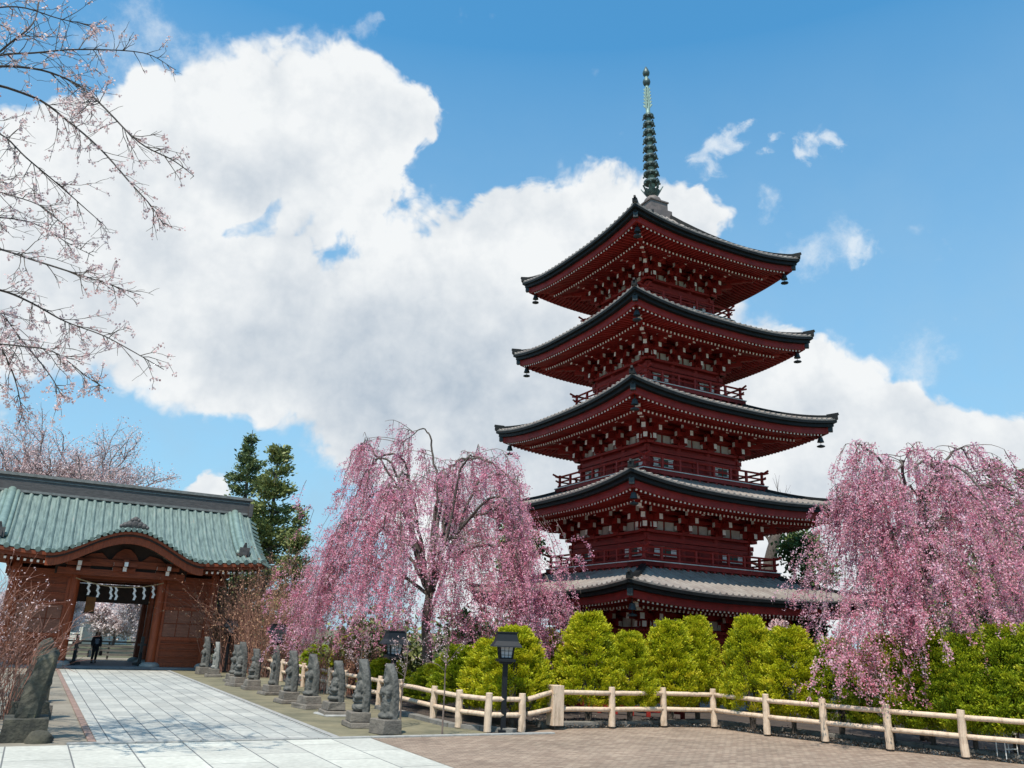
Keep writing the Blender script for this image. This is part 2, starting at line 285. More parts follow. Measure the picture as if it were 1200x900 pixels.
class MB:
    def __init__(s): s.v = []; s.f = []; s.m = []
    def add(s, V, F, mi=0):
        o = len(s.v); s.v.extend([tuple(p) for p in V])
        for i, f in enumerate(F):
            s.f.append([a+o for a in f]); s.m.append(mi if isinstance(mi, int) else mi[i])
    def box(s, c, sz, rz=0, mi=0, taper=1.0):
        hx, hy, hz = sz[0]/2, sz[1]/2, sz[2]/2; ca, sa = math.cos(rz), math.sin(rz); V = []
        for z, k in ((-hz, 1), (hz, taper)):
            for x, y in ((-hx, -hy), (hx, -hy), (hx, hy), (-hx, hy)):
                x2, y2 = x*k, y*k; V.append((c[0]+x2*ca-y2*sa, c[1]+x2*sa+y2*ca, c[2]+z))
        s.add(V, [(3, 2, 1, 0), (4, 5, 6, 7), (0, 1, 5, 4), (1, 2, 6, 5), (2, 3, 7, 6), (3, 0, 4, 7)], mi)
    def beam(s, p0, p1, w, h, mi=0, end=None, h1=None, w1=None):
        p0 = np.array(p0, float); p1 = np.array(p1, float); a = p1-p0; a /= np.linalg.norm(a)
        r = np.cross(a, (0, 0, 1)); n = np.linalg.norm(r)
        r = np.array((1., 0, 0)) if n < 1e-6 else r/n
        u = np.cross(r, a); V = []
        for p, ww, hh in ((p0, w, h), (p1, w1 or w, h1 or h)):
            for i, j in ((-1, -1), (1, -1), (1, 1), (-1, 1)): V.append(p+r*i*ww/2+u*j*hh/2)
        F = [(0, 1, 2, 3), (7, 6, 5, 4), (1, 0, 4, 5), (2, 1, 5, 6), (3, 2, 6, 7), (0, 3, 7, 4)]
        e = mi if end is None else end
        s.add(V, F, [mi, e, mi, mi, mi, mi])
    def tube(s, pts, rads, n=6, mi=0, cap=True):
        P = np.array(pts, float); k = len(P)
        if np.isscalar(rads): rads = [rads]*k
        T = np.zeros_like(P); T[1:-1] = P[2:]-P[:-2]; T[0] = P[1]-P[0]; T[-1] = P[-1]-P[-2]
        T /= (np.linalg.norm(T, axis=1)[:, None]+1e-9)
        ref = np.array((0, 0, 1.)) if abs(T[0][2]) < .9 else np.array((1., 0, 0))
        u = np.cross(T[0], ref); u /= np.linalg.norm(u); V = []
        for i in range(k):
            u = u-T[i]*(u@T[i]); u /= (np.linalg.norm(u)+1e-9); w = np.cross(T[i], u)
            for j in range(n):
                a = 2*PI*j/n; V.append(P[i]+rads[i]*(u*math.cos(a)+w*math.sin(a)))
        F = []
        for i in range(k-1):
            for j in range(n):
                j2 = (j+1) % n; F.append((i*n+j, i*n+j2, (i+1)*n+j2, (i+1)*n+j))
        if cap: F.append(tuple(range(n-1, -1, -1))); F.append(tuple((k-1)*n+j for j in range(n)))
        s.add(V, F, mi)
    def lathe(s, prof, n=12, c=(0, 0, 0), mi=0):
        V = []; F = []; k = len(prof)
        for r, z in prof:
            for j in range(n):
                a = 2*PI*j/n; V.append((c[0]+r*math.cos(a), c[1]+r*math.sin(a), c[2]+z))
        for i in range(k-1):
            for j in range(n):
                j2 = (j+1) % n; F.append((i*n+j, i*n+j2, (i+1)*n+j2, (i+1)*n+j))
        F.append(tuple(range(n-1, -1, -1))); F.append(tuple((k-1)*n+j for j in range(n)))
        s.add(V, F, mi)
    def prism(s, poly, y0, y1, mi=0):
        """poly in (x,z), extruded from y0 to y1"""
        n = len(poly); V = [(x, y0, z) for x, z in poly]+[(x, y1, z) for x, z in poly]
        F = [tuple(range(n)), tuple(range(2*n-1, n-1, -1))]+[((i+1) % n, i, n+i, n+(i+1) % n) for i in range(n)]
        s.add(V, F, mi)
    def grid(s, G, mi=0, closed=False):
        """G: array (a,b,3)"""
        a, b = G.shape[:2]; F = []
        for i in range(a-1):
            for j in range(b-1):
                F.append((i*b+j, i*b+j+1, (i+1)*b+j+1, (i+1)*b+j))
        s.add(G.reshape(-1, 3), F, mi)
    def rot4(s):
        V0, F0, M0 = s.v, s.f, s.m; s.v = []; s.f = []; s.m = []
        for k in range(4):
            c, sn = [(1, 0), (0, 1), (-1, 0), (0, -1)][k]
            o = len(s.v); s.v.extend([(x*c-y*sn, x*sn+y*c, z) for x, y, z in V0])
            s.f.extend([[a+o for a in f] for f in F0]); s.m.extend(M0)
        return s
    def mesh(s, name, mats, smooth=False):
        if not isinstance(mats, (list, tuple)): mats = [mats]
        return new_mesh(name, s.v, s.f, mats, s.m, smooth)
    def build(s, name, mats, parent=None, loc=(0, 0, 0), rz=0.0, smooth=False, bevel=0):
        o = link(name, s.mesh(name, mats, smooth), parent, loc, rz)
        if bevel:
            b = o.modifiers.new('bevel', 'BEVEL'); b.width = bevel; b.segments = 2; b.limit_method = 'ANGLE'; b.angle_limit = rad(40)
        return o

def leaves_mesh(name, P, size, material, tint, rng, dirs=None, aspect=1.0, jitter=1.0, face=None):
    """one small bent quad per point. dirs: preferred long axis"""
    n = len(P); P = np.asarray(P, float)
    a = rng.normal(size=(n, 3)); a /= np.linalg.norm(a, axis=1)[:, None]
    if dirs is not None:
        a = np.asarray(dirs, float)+jitter*a*.6; a /= np.linalg.norm(a, axis=1)[:, None]
    b = rng.normal(size=(n, 3))
    if face is not None: b = np.cross(np.asarray(face, float)+rng.normal(size=(n, 3))*.45, a)
    b -= a*np.sum(a*b, 1)[:, None]; b /= np.linalg.norm(b, axis=1)[:, None]
    size = np.asarray(size, float)*np.ones(n); L = (size*aspect)[:, None]; Wd = size[:, None]
    nn = np.cross(a, b)*Wd*.18
    V = np.empty((n, 4, 3))
    V[:, 0] = P-a*L*.5; V[:, 1] = P+b*Wd*.5+nn; V[:, 2] = P+a*L*.5; V[:, 3] = P-b*Wd*.5+nn
    me = bpy.data.meshes.new(name)
    me.vertices.add(4*n); me.vertices.foreach_set('co', V.reshape(-1))
    me.loops.add(4*n); me.loops.foreach_set('vertex_index', np.arange(4*n, dtype=np.int32))
    me.polygons.add(n); me.polygons.foreach_set('loop_start', np.arange(0, 4*n, 4, dtype=np.int32))
    try: me.polygons.foreach_set('loop_total', np.full(n, 4, dtype=np.int32))
    except Exception: pass
    me.materials.append(material)
    me.update(calc_edges=True)
    at_ = me.attributes.new('tint', 'FLOAT', 'FACE'); at_.data.foreach_set('value', np.asarray(tint, dtype=np.float32))
    return me

# ------------------------------------------------------------------ tagging
def tag(o, label, cat, group=None):
    o['label'] = label; o['category'] = cat
    if group: o['group'] = group
    return o
def thing(name, label, cat, loc=(0, 0, 0), rz=0.0, group=None):
    o = bpy.data.objects.new(name, None); COL.objects.link(o); o.location = loc; o.rotation_euler = (0, 0, rz); o.empty_display_size = .2
    return tag(o, label, cat, group)
def struct(o): o['kind'] = 'structure'; return o
def stuff(o, label, cat): o['kind'] = 'stuff'; o['label'] = label; o['category'] = cat; return o
def dup(root, loc, rz, label=None, group=None, scale=None):
    r = root.copy(); COL.objects.link(r); r.location = loc; r.rotation_euler = (0, 0, rz)
    if label: r['label'] = label
    if group: r['group'] = group
    if scale: r.scale = scale
    for ch in list(root.children):
        c = ch.copy(); COL.objects.link(c); c.parent = r
        for g in list(ch.children):
            d = g.copy(); COL.objects.link(d); d.parent = c
    return r

# the walkway frame: s runs along the walkway towards the gate, t across it to the right
RZ = rad(29.0)
dS = np.array([-math.sin(RZ), math.cos(RZ)]); eT = np.array([math.cos(RZ), math.sin(RZ)])
def st(s, t, z=0.0): p = dS*s+eT*t; return (p[0], p[1], z)

# ================================================================== GROUND
def sheet(name, poly, z, material, rz=RZ):
    """flat polygon in the walkway frame (t,s)"""
    o = link(name, new_mesh(name, [(t, s, 0) for t, s in poly], [tuple(range(len(poly)))], [material]), None, (0, 0, z), rz)
    return struct(o)
EARTH = mat('bare_earth', (.27, .235, .18), (.17, .145, .11), rough=.95, scale=.8, detail=10, bump=.5, bscale=9)
MOSS = mat('mossy_earth', (.215, .185, .11), (.12, .11, .065), rough=.95, scale=1.1, detail=10, bump=.5, bscale=12, c3=(.27, .24, .16))
SOIL = mat('dark_soil', (.075, .055, .042), (.04, .03, .024), rough=.95, scale=2, detail=8, bump=.6, bscale=14)
FAR = mat('far_ground', (.12, .13, .06), (.09, .085, .05), rough=.95, scale=.05, detail=10)
SLAB = brickmat('pale_granite_slabs', (.495, .485, .43), (.375, .375, .34), (.13, .135, .135), 1.02, .445, .013, var=.55)
BIGSLAB = brickmat('large_granite_slabs', (.59, .575, .495), (.49, .475, .415), (.17, .17, .16), 2.1, 1.03, .014, var=.5)
PAVER = brickmat('brown_pavers', (.43, .325, .24), (.29, .205, .15), (.21, .16, .12), .21, .105, .009, var=.9, scale=.9)
S = 3000
g = struct(link('ground', new_mesh('ground', [(-S, -S, 0), (S, -S, 0), (S, S, 0), (-S, S, 0)], [(0, 1, 2, 3)], [FAR])))
g.location.z = -.03
sheet('earth_ground', [(-40, 5), (9.6, 5), (9.6, 60), (-40, 60)], -.012, EARTH)
sheet('moss_strip', [(6.31, 18.62), (10.3, 18.62), (10.3, 46), (6.31, 46)], -.006, MOSS)
sheet('hedge_soil', [(10.3, 18.5), (16, 5), (60, 5), (60, 60), (10.3, 60)], -.010, SOIL)
def rotsheet(name, x0, x1, y0, y1, z, material):
    # brick courses run along the walkway: local x = along s
    o = link(name, new_mesh(name, [(x0, -y0, 0), (x0, -y1, 0), (x1, -y1, 0), (x1, -y0, 0)], [(0, 1, 2, 3)], [material]), None, (0, 0, z), RZ+PI/2)
    return struct(o)
rotsheet('walkway', 18.80, 45.3, 1.55, 6.28, 0.0, SLAB)
rotsheet('forecourt_path', 2.0, 18.62, -30, 7.08, .0, BIGSLAB)
sheet('brick_plaza', [(7.10, 2), (40, 2), (40, 8.0), (20.6, 13.0), (18.6, 20.2), (12.9, 20.2), (11.1, 18.62), (7.10, 18.62)], -.002, PAVER)
def kerb(name, pts, w, h, z0=0, material=KERB, seglen=None, gap=.006):
    """kerb stones laid end to end along (t,s) points"""
    b = MB()
    for (t0, s0), (t1, s1) in zip(pts[:-1], pts[1:]):
        p0 = np.array(st(s0, t0)); p1 = np.array(st(s1, t1)); L_ = np.linalg.norm(p1-p0); k = max(1, int(round(L_/(seglen or L_))))
        for i in range(k):
            a = p0+(p1-p0)*(i/k)+(p1-p0)/L_*gap; c = p0+(p1-p0)*((i+1)/k)-(p1-p0)/L_*gap
            b.beam(a+(0, 0, z0+h/2), c+(0, 0, z0+h/2), w, h)
    return struct(b.build(name, material, bevel=.012))
kerb('threshold_kerb', [(1.0, 18.71), (12.0, 18.71)], .16, .05, -.02, PALESTONE, 1.2)
kerb('walkway_border_left', [(1.46, 18.8), (1.46, 45.3)], .14, .035, -.012, mat('reddish_edging', (.30, .20, .16), (.2, .13, .1), rough=.9, scale=3), 1.0)
kerb('walkway_border_right', [(6.37, 18.8), (6.37, 45.3)], .14, .035, -.012, PALESTONE, 1.0)
kerb('plaza_kerb', [(12.4, 20.05), (18.55, 20.05), (20.45, 13.1), (22.5, 5)], .30, .16, -.03, KERB, 1.1)
kerb('ramp_edge', [(9.85, 25.5), (9.95, 20.5), (11.0, 18.95)], .25, .12, -.02, KERB, 1.0)

# ================================================================== PAGODA
PC = (6.669, 35.723, 0.0); PRZ = rad(27.9)
pagoda = thing('pagoda', 'tall five-storey vermilion wooden pagoda with curved dark eaves and bronze spire', 'pagoda', PC, PRZ)
#   eave half w, tip z, sag, body half b, roof top half, roof top z, floor z, daiwa z, balcony half
LV = [dict(w=6.07, zt=4.34, sag=.33, b=2.95, wt=3.35, zr=5.02, fl=.62, dw=2.78, bal=0),
      dict(w=5.73, zt=8.18, sag=.43, b=2.65, wt=3.10, zr=8.66, fl=5.25, dw=6.53, bal=3.55),
      dict(w=5.44, zt=11.78, sag=.43, b=2.41, wt=2.55, zr=12.52, fl=8.88, dw=10.18, bal=3.32),
      dict(w=4.94, zt=15.65, sag=.43, b=1.95, wt=2.25, zr=16.42, fl=12.74, dw=14.03, bal=2.80),
      dict(w=4.71, zt=19.50, sag=.45, b=1.76, wt=.55, zr=22.25, fl=16.62, dw=17.90, bal=2.55)]

def lift(d, x, l): return l['sag']*(min(1, abs(x)/l['w']))**2.7*max(0, min(1, (d-l['b'])/(l['w']-l['b'])))
def roof_z(d, x, l):
    v = (l['w']-d)/(l['w']-l['wt']); zm = l['zt']-l['sag']
    a = .72 if l['wt'] > 1 else .62
    return zm+(l['zr']-zm)*(a*v+(1-a)*v*v)+lift(d, x, l)

def make_roof(l):
    w, wt = l['w'], l['wt']; zm = l['zt']-l['sag']
    sp = .30; offs = (-.5, -.24, -.14, 0, .14, .24); hh = (0, 0, .045, .066, .045, 0)
    k = int(w/sp)+1; xs = []; hs = []
    for i in range(-k, k+1):
        for o, h in zip(offs, hh):
            x = (i+o)*sp
            if abs(x) < w-.02: xs.append(x); hs.append(h)
    xs = [-w]+xs+[w]; hs = [0]+hs+[0]
    nv = 8 if wt > 1 else 14
    G = np.zeros((nv+1, len(xs), 3))
    for iv in range(nv+1):
        d = w+(wt-w)*iv/nv
        for j, x in enumerate(xs):
            xc = max(-d, min(d, x)); on = abs(x) <= d-.02
            G[iv, j] = (xc, -d, roof_z(d, xc, l)+(hs[j] if on else 0))
    b = MB(); b.grid(G)
    lip = np.zeros((2, len(xs), 3)); lip[1] = G[0]
    for j, x in enumerate(xs): lip[0, j] = (x*(1-.012/w), -w+.012, zm+lift(w, x, l)-.07)
    b.grid(lip)
    b.rot4()
    ro = b.build('roof', COPPER, pagoda)
    # eave edge: two dark layers
    def band(bb, sect, mi):
        xsn = np.linspace(-1, 1, 41)
        for (d0, z0), (d1, z1) in zip(sect[:-1], sect[1:]):
            Gd = np.zeros((2, 41, 3))
            for r_, (d, z) in enumerate(((d0, z0), (d1, z1))):
                for j, u in enumerate(xsn): Gd[r_, j] = (u*d, -d, zm+z+lift(d, u*d, l))
            bb.grid(Gd[::-1], mi)
    e = MB()
    band(e, [(w-.008, -.05), (w-.01, -.16), (w-.11, -.165), (w-.11, -.30), (w-.30, -.30)], 0)
    e.rot4().build('eave_edge', DARKEDGE, ro)
    so = MB(); b0 = l['b']
    zin = -.56+.24*(w-1.25-b0)
    band(so, [(w-.27, -.26), (w-.27, -.56), (w-.34, -.56), (w-.34, -.48), (w-1.22, -.38), (w-1.22, -.58), (w-1.32, -.58), (w-1.32, -.52), (b0-.05, zin)], 0)
    n = int((w-.3)/.2)
    for i in range(-n, n+1):
        x = i*.2
        d1 = w-.36; d0 = max(w-1.24, abs(x)+.05)
        if d0 < d1-.1:
            so.beam((x, -d0, zm-.47+lift(d0, x, l)), (x, -d1, zm-.575+lift(d1, x, l)), .085, .085, 0, 1)
        d1 = w-1.14; d0 = max(b0, abs(x)+.05)
        if d0 < d1-.1:
            so.beam((x, -d0, zm-.62+.24*(w-1.25-d0)+lift(d0, x, l)), (x, -d1, zm-.65+lift(d1, x, l)), .075, .085, 0, 1)
    so.rot4().build('rafter_soffit', [RED, WHITE], ro)
    # hips and their end ornaments, corner beams, bells
    for q in range(4):
        h = MB(); ca, sa = math.cos(q*PI/2), math.sin(q*PI/2)
        def R_(x, y, z): return (x*ca-y*sa, x*sa+y*ca, z)
        pts = []; nseg = 10
        for i in range(nseg+1):
            d = w+.02+(wt-w)*i/nseg; dd = min(d, w)
            pts.append(R_(d, -d, roof_z(dd, dd, l)+.06))
        for i in range(nseg): h.beam(pts[i], pts[i+1], .20, .18)
        p = pts[0]; t = R_(w+.05, -w-.05, l['zt']+.22)
        h.beam(R_(w-.28, -w+.28, l['zt']+.08), t, .15, .22, h1=.10, w1=.08)
        h.build('hip_ridge', DARKEDGE, ro)
        c = MB(); d1 = w-.42
        c.beam(R_(l['b'], -l['b'], zm-.72+.24*(w-1.25-l['b'])), R_(w-1.05, -(w-1.05), l['zt']-.74), .22, .30, 0, 1)
        c.beam(R_(w-1.3, -(w-1.3), l['zt']-.62), R_(w-.20, -(w-.20), l['zt']-.46), .17, .22, 0, 0)
        c.box(R_(w-.22, -(w-.22), l['zt']-.46), (.19, .19, .24), q*PI/2+PI/4, 2)
        c.build('corner_beam', [RED2, WHITE, BELLM], ro)
        bl = MB(); bx, by = w-.52, -(w-.52); zb = l['zt']-.60
        bc = R_(bx, by, 0)
        bl.tube([(bc[0], bc[1], zb), (bc[0], bc[1], zb-.2)], .02, 5)
        bl.lathe([(.03, .0), (.09, -.03), (.11, -.12), (.15, -.24), (.13, -.24)], 10, (bc[0], bc[1], zb-.18))
        bl.tube([(bc[0], bc[1], zb-.40), (bc[0], bc[1], zb-.56)], .012, 4)
        bl.lathe([(.02, 0), (.17, -.06), (.17, -.10), (.08, -.13)], 8, (bc[0], bc[1], zb-.52))
        bl.build('wind_bell', BELLM, pagoda)
    return ro

def bracket_mesh(corner=False):
    b = MB()
    def arm_out(dx, dy, k, L0):
        z = .14+.27*k; L_ = L0
        b.beam((0, 0, z), (dx*(L_+.06), dy*(L_+.07), z+.02), .165, .21, 0, 1)
        b.box((dx*(L_-.10), dy*(L_-.10), z+.16), (.21, .21, .15), math.atan2(dy, dx), 0)
    def cross(cx, cy, k, L_, ax):
        z = .17+.27*k
        for sgn in (-1, 1):
            p1 = (cx+ax[0]*L_*sgn, cy+ax[1]*L_*sgn, z)
            b.beam((cx, cy, z), p1, .155, .20, 0, 1)
            b.box((cx+ax[0]*(L_-.08)*sgn, cy+ax[1]*(L_-.12)*sgn, z+.155), (.19, .19, .13), 0, 0)
        b.box((cx, cy, z+.155), (.2, .2, .13), 0, 0)
    b.box((0, -.04, .02), (.34, .34, .20), 0, 0, 1.15)
    dirs = [(0, -1)] if not corner else [(0, -1), (-1, 0), (-.7071, -.7071)]
    for dx, dy in dirs:
        diag = abs(dx*dy) > .1; m_ = 1.38 if diag else 1.0
        for k, L0 in enumerate((.44, .82, 1.20)): arm_out(dx, dy, k, L0*m_)
        # slanting tail rafter with white end and the pole above
        b.beam((dx*.2, dy*.2, 1.0), (dx*1.62*m_, dy*1.62*m_, .70), .18, .26, 0, 1)
        b.box((dx*1.45*m_, dy*1.45*m_, .93), (.2, .2, .14), math.atan2(dy, dx), 0)
        if not diag:
            ax = (1, 0) if dx == 0 else (0, 1)
            for k, (o, L_) in enumerate(((.06, .40), (.40, .46), (.78, .42), (1.16, .36))):
                cross(dx*o, dy*o, min(k, 2.6), L_, ax)
    return b.mesh('bracket_cluster', [RED, WHITE])
BRK, BRKC = bracket_mesh(False), bracket_mesh(True)

def make_storey(i, l):
    b, fl, dw = l['b'], l['fl'], l['dw']
    H = dw-fl; f = MB()
    # per face, outward -y
    f.box((0, -b+.06, fl+H/2), (2*b-.1, .10, H), 0, 0)
    for x in (-b, -b/3, b/3, b) if True else ():
        if x == b: continue
        f.tube([(x, -b+.02, fl), (x, -b+.02, dw)], .13, 10, 1)
    for zc, hh, pr, ex in ((fl+.10, .20, .15, .17), (fl+H*.60, .15, .13, .16), (dw-.32, .17, .14, .20), (dw-.045, .10, .22, .34)):
        f.box((0, -b-.0-pr/2+.05, zc), (2*b+2*ex-.0, pr+.10, hh), 0, 1)
    for x in np.linspace(-b, b, 7)[1::2]:   # vertical seams of the door leaves
        f.box((x, -b-.0, fl+H*.33), (.05, .06, H*.5), 0, 1)
    # wall behind the brackets
    zp = dw+.005
    f.box((0, -b+.10, zp+.55), (2*b-.2, .06, 1.1), 0, 0)
    zt = dw+.48
    f.box((0, -b-.02, zt+.06), (2*b+.05, .16, .13), 0, 1)
    f.box((0, -b-.02, zt+.30), (2*b+.05, .14, .13), 0, 1)
    f.rot4()
    wall = f.build('storey_wall', [RED, RED2], pagoda)
    bay = 2*b/3
    pm = MB(); xw = bay*.5-.18
    for sx in (-1, 1):
        pm.prism([(sx*.05, 0), (sx*xw, 0), (sx*(xw-.10), .34), (sx*.05, .34)] if sx > 0 else [(sx*.05, 0), (sx*.05, .34), (sx*(xw-.10), .34), (sx*xw, 0)], -.02, .02)
    pme = pm.mesh('plaster_panel', [PLASTER])
    wm = MB(); ww = bay*.62; wh = .30
    wm.box((0, 0, wh/2+.02), (ww+.06, .03, .035), 0, 0); wm.box((0, 0, -wh/2-.02), (ww+.06, .03, .03), 0, 0)
    wm.box((0, .004, 0), (ww, .012, wh), 0, 1)
    for sx in (-1, 1): wm.box((sx*ww*.38, -.006, 0), (ww*.24, .012, wh*.86), 0, 0)
    for k in range(-3, 4): wm.box((k*ww*.07, -.004, 0), (.014, .016, wh), 0, 1)
    wm.box((0, -.012, .06), (ww, .012, .03), 0, 2)
    wme = wm.mesh('window', [WHITE, GREENWIN, RED2])
    for q in range(4):
        a = q*PI/2
        for k in (-1, 0, 1):
            x, y = k*bay, -b+.058; ca, sa = math.cos(a), math.sin(a)
            link('plaster_panel', pme, wall, (x*ca-y*sa, x*sa+y*ca, dw+.06), a)
            if k != 0 and i > 0:
                y2 = -b-.015
                link('window', wme, wall, (x*ca-y2*sa, x*sa+y2*ca, fl+H*.60-.27), a)
    # brackets
    sc = {0: 1.0, 1: 1.0, 2: .98, 3: .92, 4: .92}[i]; scx = min(1.0, bay/1.7)
    for q in range(4):
        a = q*PI/2; ca, sa = math.cos(a), math.sin(a)
        for x in (-b/3, b/3):
            y = -b-.02
            o = link('bracket_cluster', BRK, pagoda, (x*ca-y*sa, x*sa+y*ca, dw+.01), a); o.scale = (scx, sc, sc)
        x, y = -b-.0, -b-.0
        o = link('bracket_cluster', BRKC, pagoda, (x*ca-y*sa, x*sa+y*ca, dw+.01), a); o.scale = (sc, sc, sc)
    if l['bal']:
        B = l['bal']; fb = MB()
        fb.box((0, -(B+b)/2+.05, fl-.11), (2*B, (B-b)+.1, .16), 0, 0)
        fb.box((0, -B+.02, fl-.015), (2*B+.04, .12, .035), 0, 2)
        fb.box((0, -B+.25, fl-.28), (2*B-.5, .16, .18), 0, 1)
        for k in range(-int(B/.45), int(B/.45)+1): fb.box((k*.45, -B+.13, fl-.25), (.10, .22, .10), 0, 1)
        fb.rot4()
        fo = fb.build('balcony', [RED, RED2, PLASTER], pagoda)
        r = MB(); yr = -B+.16; xe = B-.16
        for z, rr, ex in ((fl+.07, .045, .10), (fl+.30, .038, .22), (fl+.54, .045, .38)):
            n_ = 8; pts = [(-xe-ex, yr, z+ex*.22), (-xe-ex*.4, yr, z+.01)]+[(-xe+2*xe*t_/n_, yr, z) for t_ in range(n_+1)]+[(xe+ex*.4, yr, z+.01), (xe+ex, yr, z+ex*.22)]
            r.tube(pts, rr, 6, 0)
        k = int(2*xe/.8)
        for t_ in range(k+1):
            x = -xe+2*xe*t_/k
            if t_ == k: continue
            r.box((x, yr, fl+.27), (.09, .09, .56 if t_ else .70), 0, 0)
        r.rot4().build('railing', RED2, fo)

for i, l in enumerate(LV):
    make_storey(i, l); make_roof(l)
# podium and door steps of the ground storey
b = MB(); b.box((0, 0, .31), (7.6, 7.6, .60)); b.box((0, 0, .08), (8.4, 8.4, .16))
b.build('stone_podium', PALESTONE, pagoda, bevel=.02)
# spire
def make_spire():
    b = MB(); z0 = 21.95
    b.box((0, 0, z0+.30), (1.30, 1.30, .60), 0, 0)
    b.box((0, 0, z0+.66), (1.02, 1.02, .85), 0, 0); b.box((0, 0, z0+1.11), (1.12, 1.12, .07), 0, 0)
    sp = b.build('spire', SPIREBASE, pagoda)
    d = MB(); d.lathe([(.44, 0), (.46, .10), (.40, .26), (.26, .40), (.20, .46)], 16, (0, 0, z0+1.14)); d.build('dome', SPIREBASE, sp, smooth=True)
    u = MB(); zu = z0+1.56
    u.lathe([(.22, 0), (.30, .10), (.40, .30), (.30, .32), (.20, .40)], 16, (0, 0, zu))
    for k in range(8):
        a = k*PI/4; u.beam((.28*math.cos(a), .28*math.sin(a), zu+.12), (.55*math.cos(a), .55*math.sin(a), zu+.52), .16, .06, h1=.03, w1=.06)
    u.build('lotus_flare', BRONZE, sp)
    p = MB(); p.tube([(0, 0, z0+1.5), (0, 0, 31.0)], [.17, .09], 10); p.build('mast', PATINA, sp, smooth=True)
    zr = zu+.72
    for k in range(9):
        r = .405-.016*k; c = MB(); z = zr+k*.485
        c.lathe([(.16, .0), (r-.06, .02), (r, .06), (r, .15), (r-.06, .20), (.16, .22)], 18, (0, 0, z))
        for q in range(8):
            a = q*PI/4; c.lathe([(.02, 0), (.05, -.05), (.035, -.10)], 6, ((r)*math.cos(a), r*math.sin(a), z+.02))
        c.build('ring', BRONZE, sp)
    zs = zr+9*.485+.06
    fl = MB()
    for q in range(4):
        a = q*PI/2+PI/4
        for k in range(6):
            zz = zs+.1+k*.2; ww = .22-.012*k
            fl.beam((0, 0, zz), (ww*math.cos(a), ww*math.sin(a), zz+.16), .04, .22, h1=.06)
    fl.build('water_flame', PATINA, sp)
    j = MB(); zj = zs+1.42
    j.lathe([(.08, 0), (.17, .10), (.205, .24), (.17, .38), (.07, .46)], 12, (0, 0, zj)); j.lathe([(.07, 0), (.165, .08), (.19, .22), (.13, .38), (.03, .60)], 12, (0, 0, zj+.60))
    j.build('jewel', BRONZE, sp, smooth=True)
    # the mast stands a little out of plumb (to the left), turning about its foot
    yaw = Vector((-math.cos(-PRZ), -math.sin(-PRZ), 0))
    axis = Vector((0, 0, 1)).cross(yaw); ang = rad(1.9)
    Rm = Matrix.Rotation(ang, 4, axis); piv = Vector((0, 0, z0))
    sp.matrix_local = Matrix.Translation(piv) @ Rm @ Matrix.Translation(-piv)
make_spire()

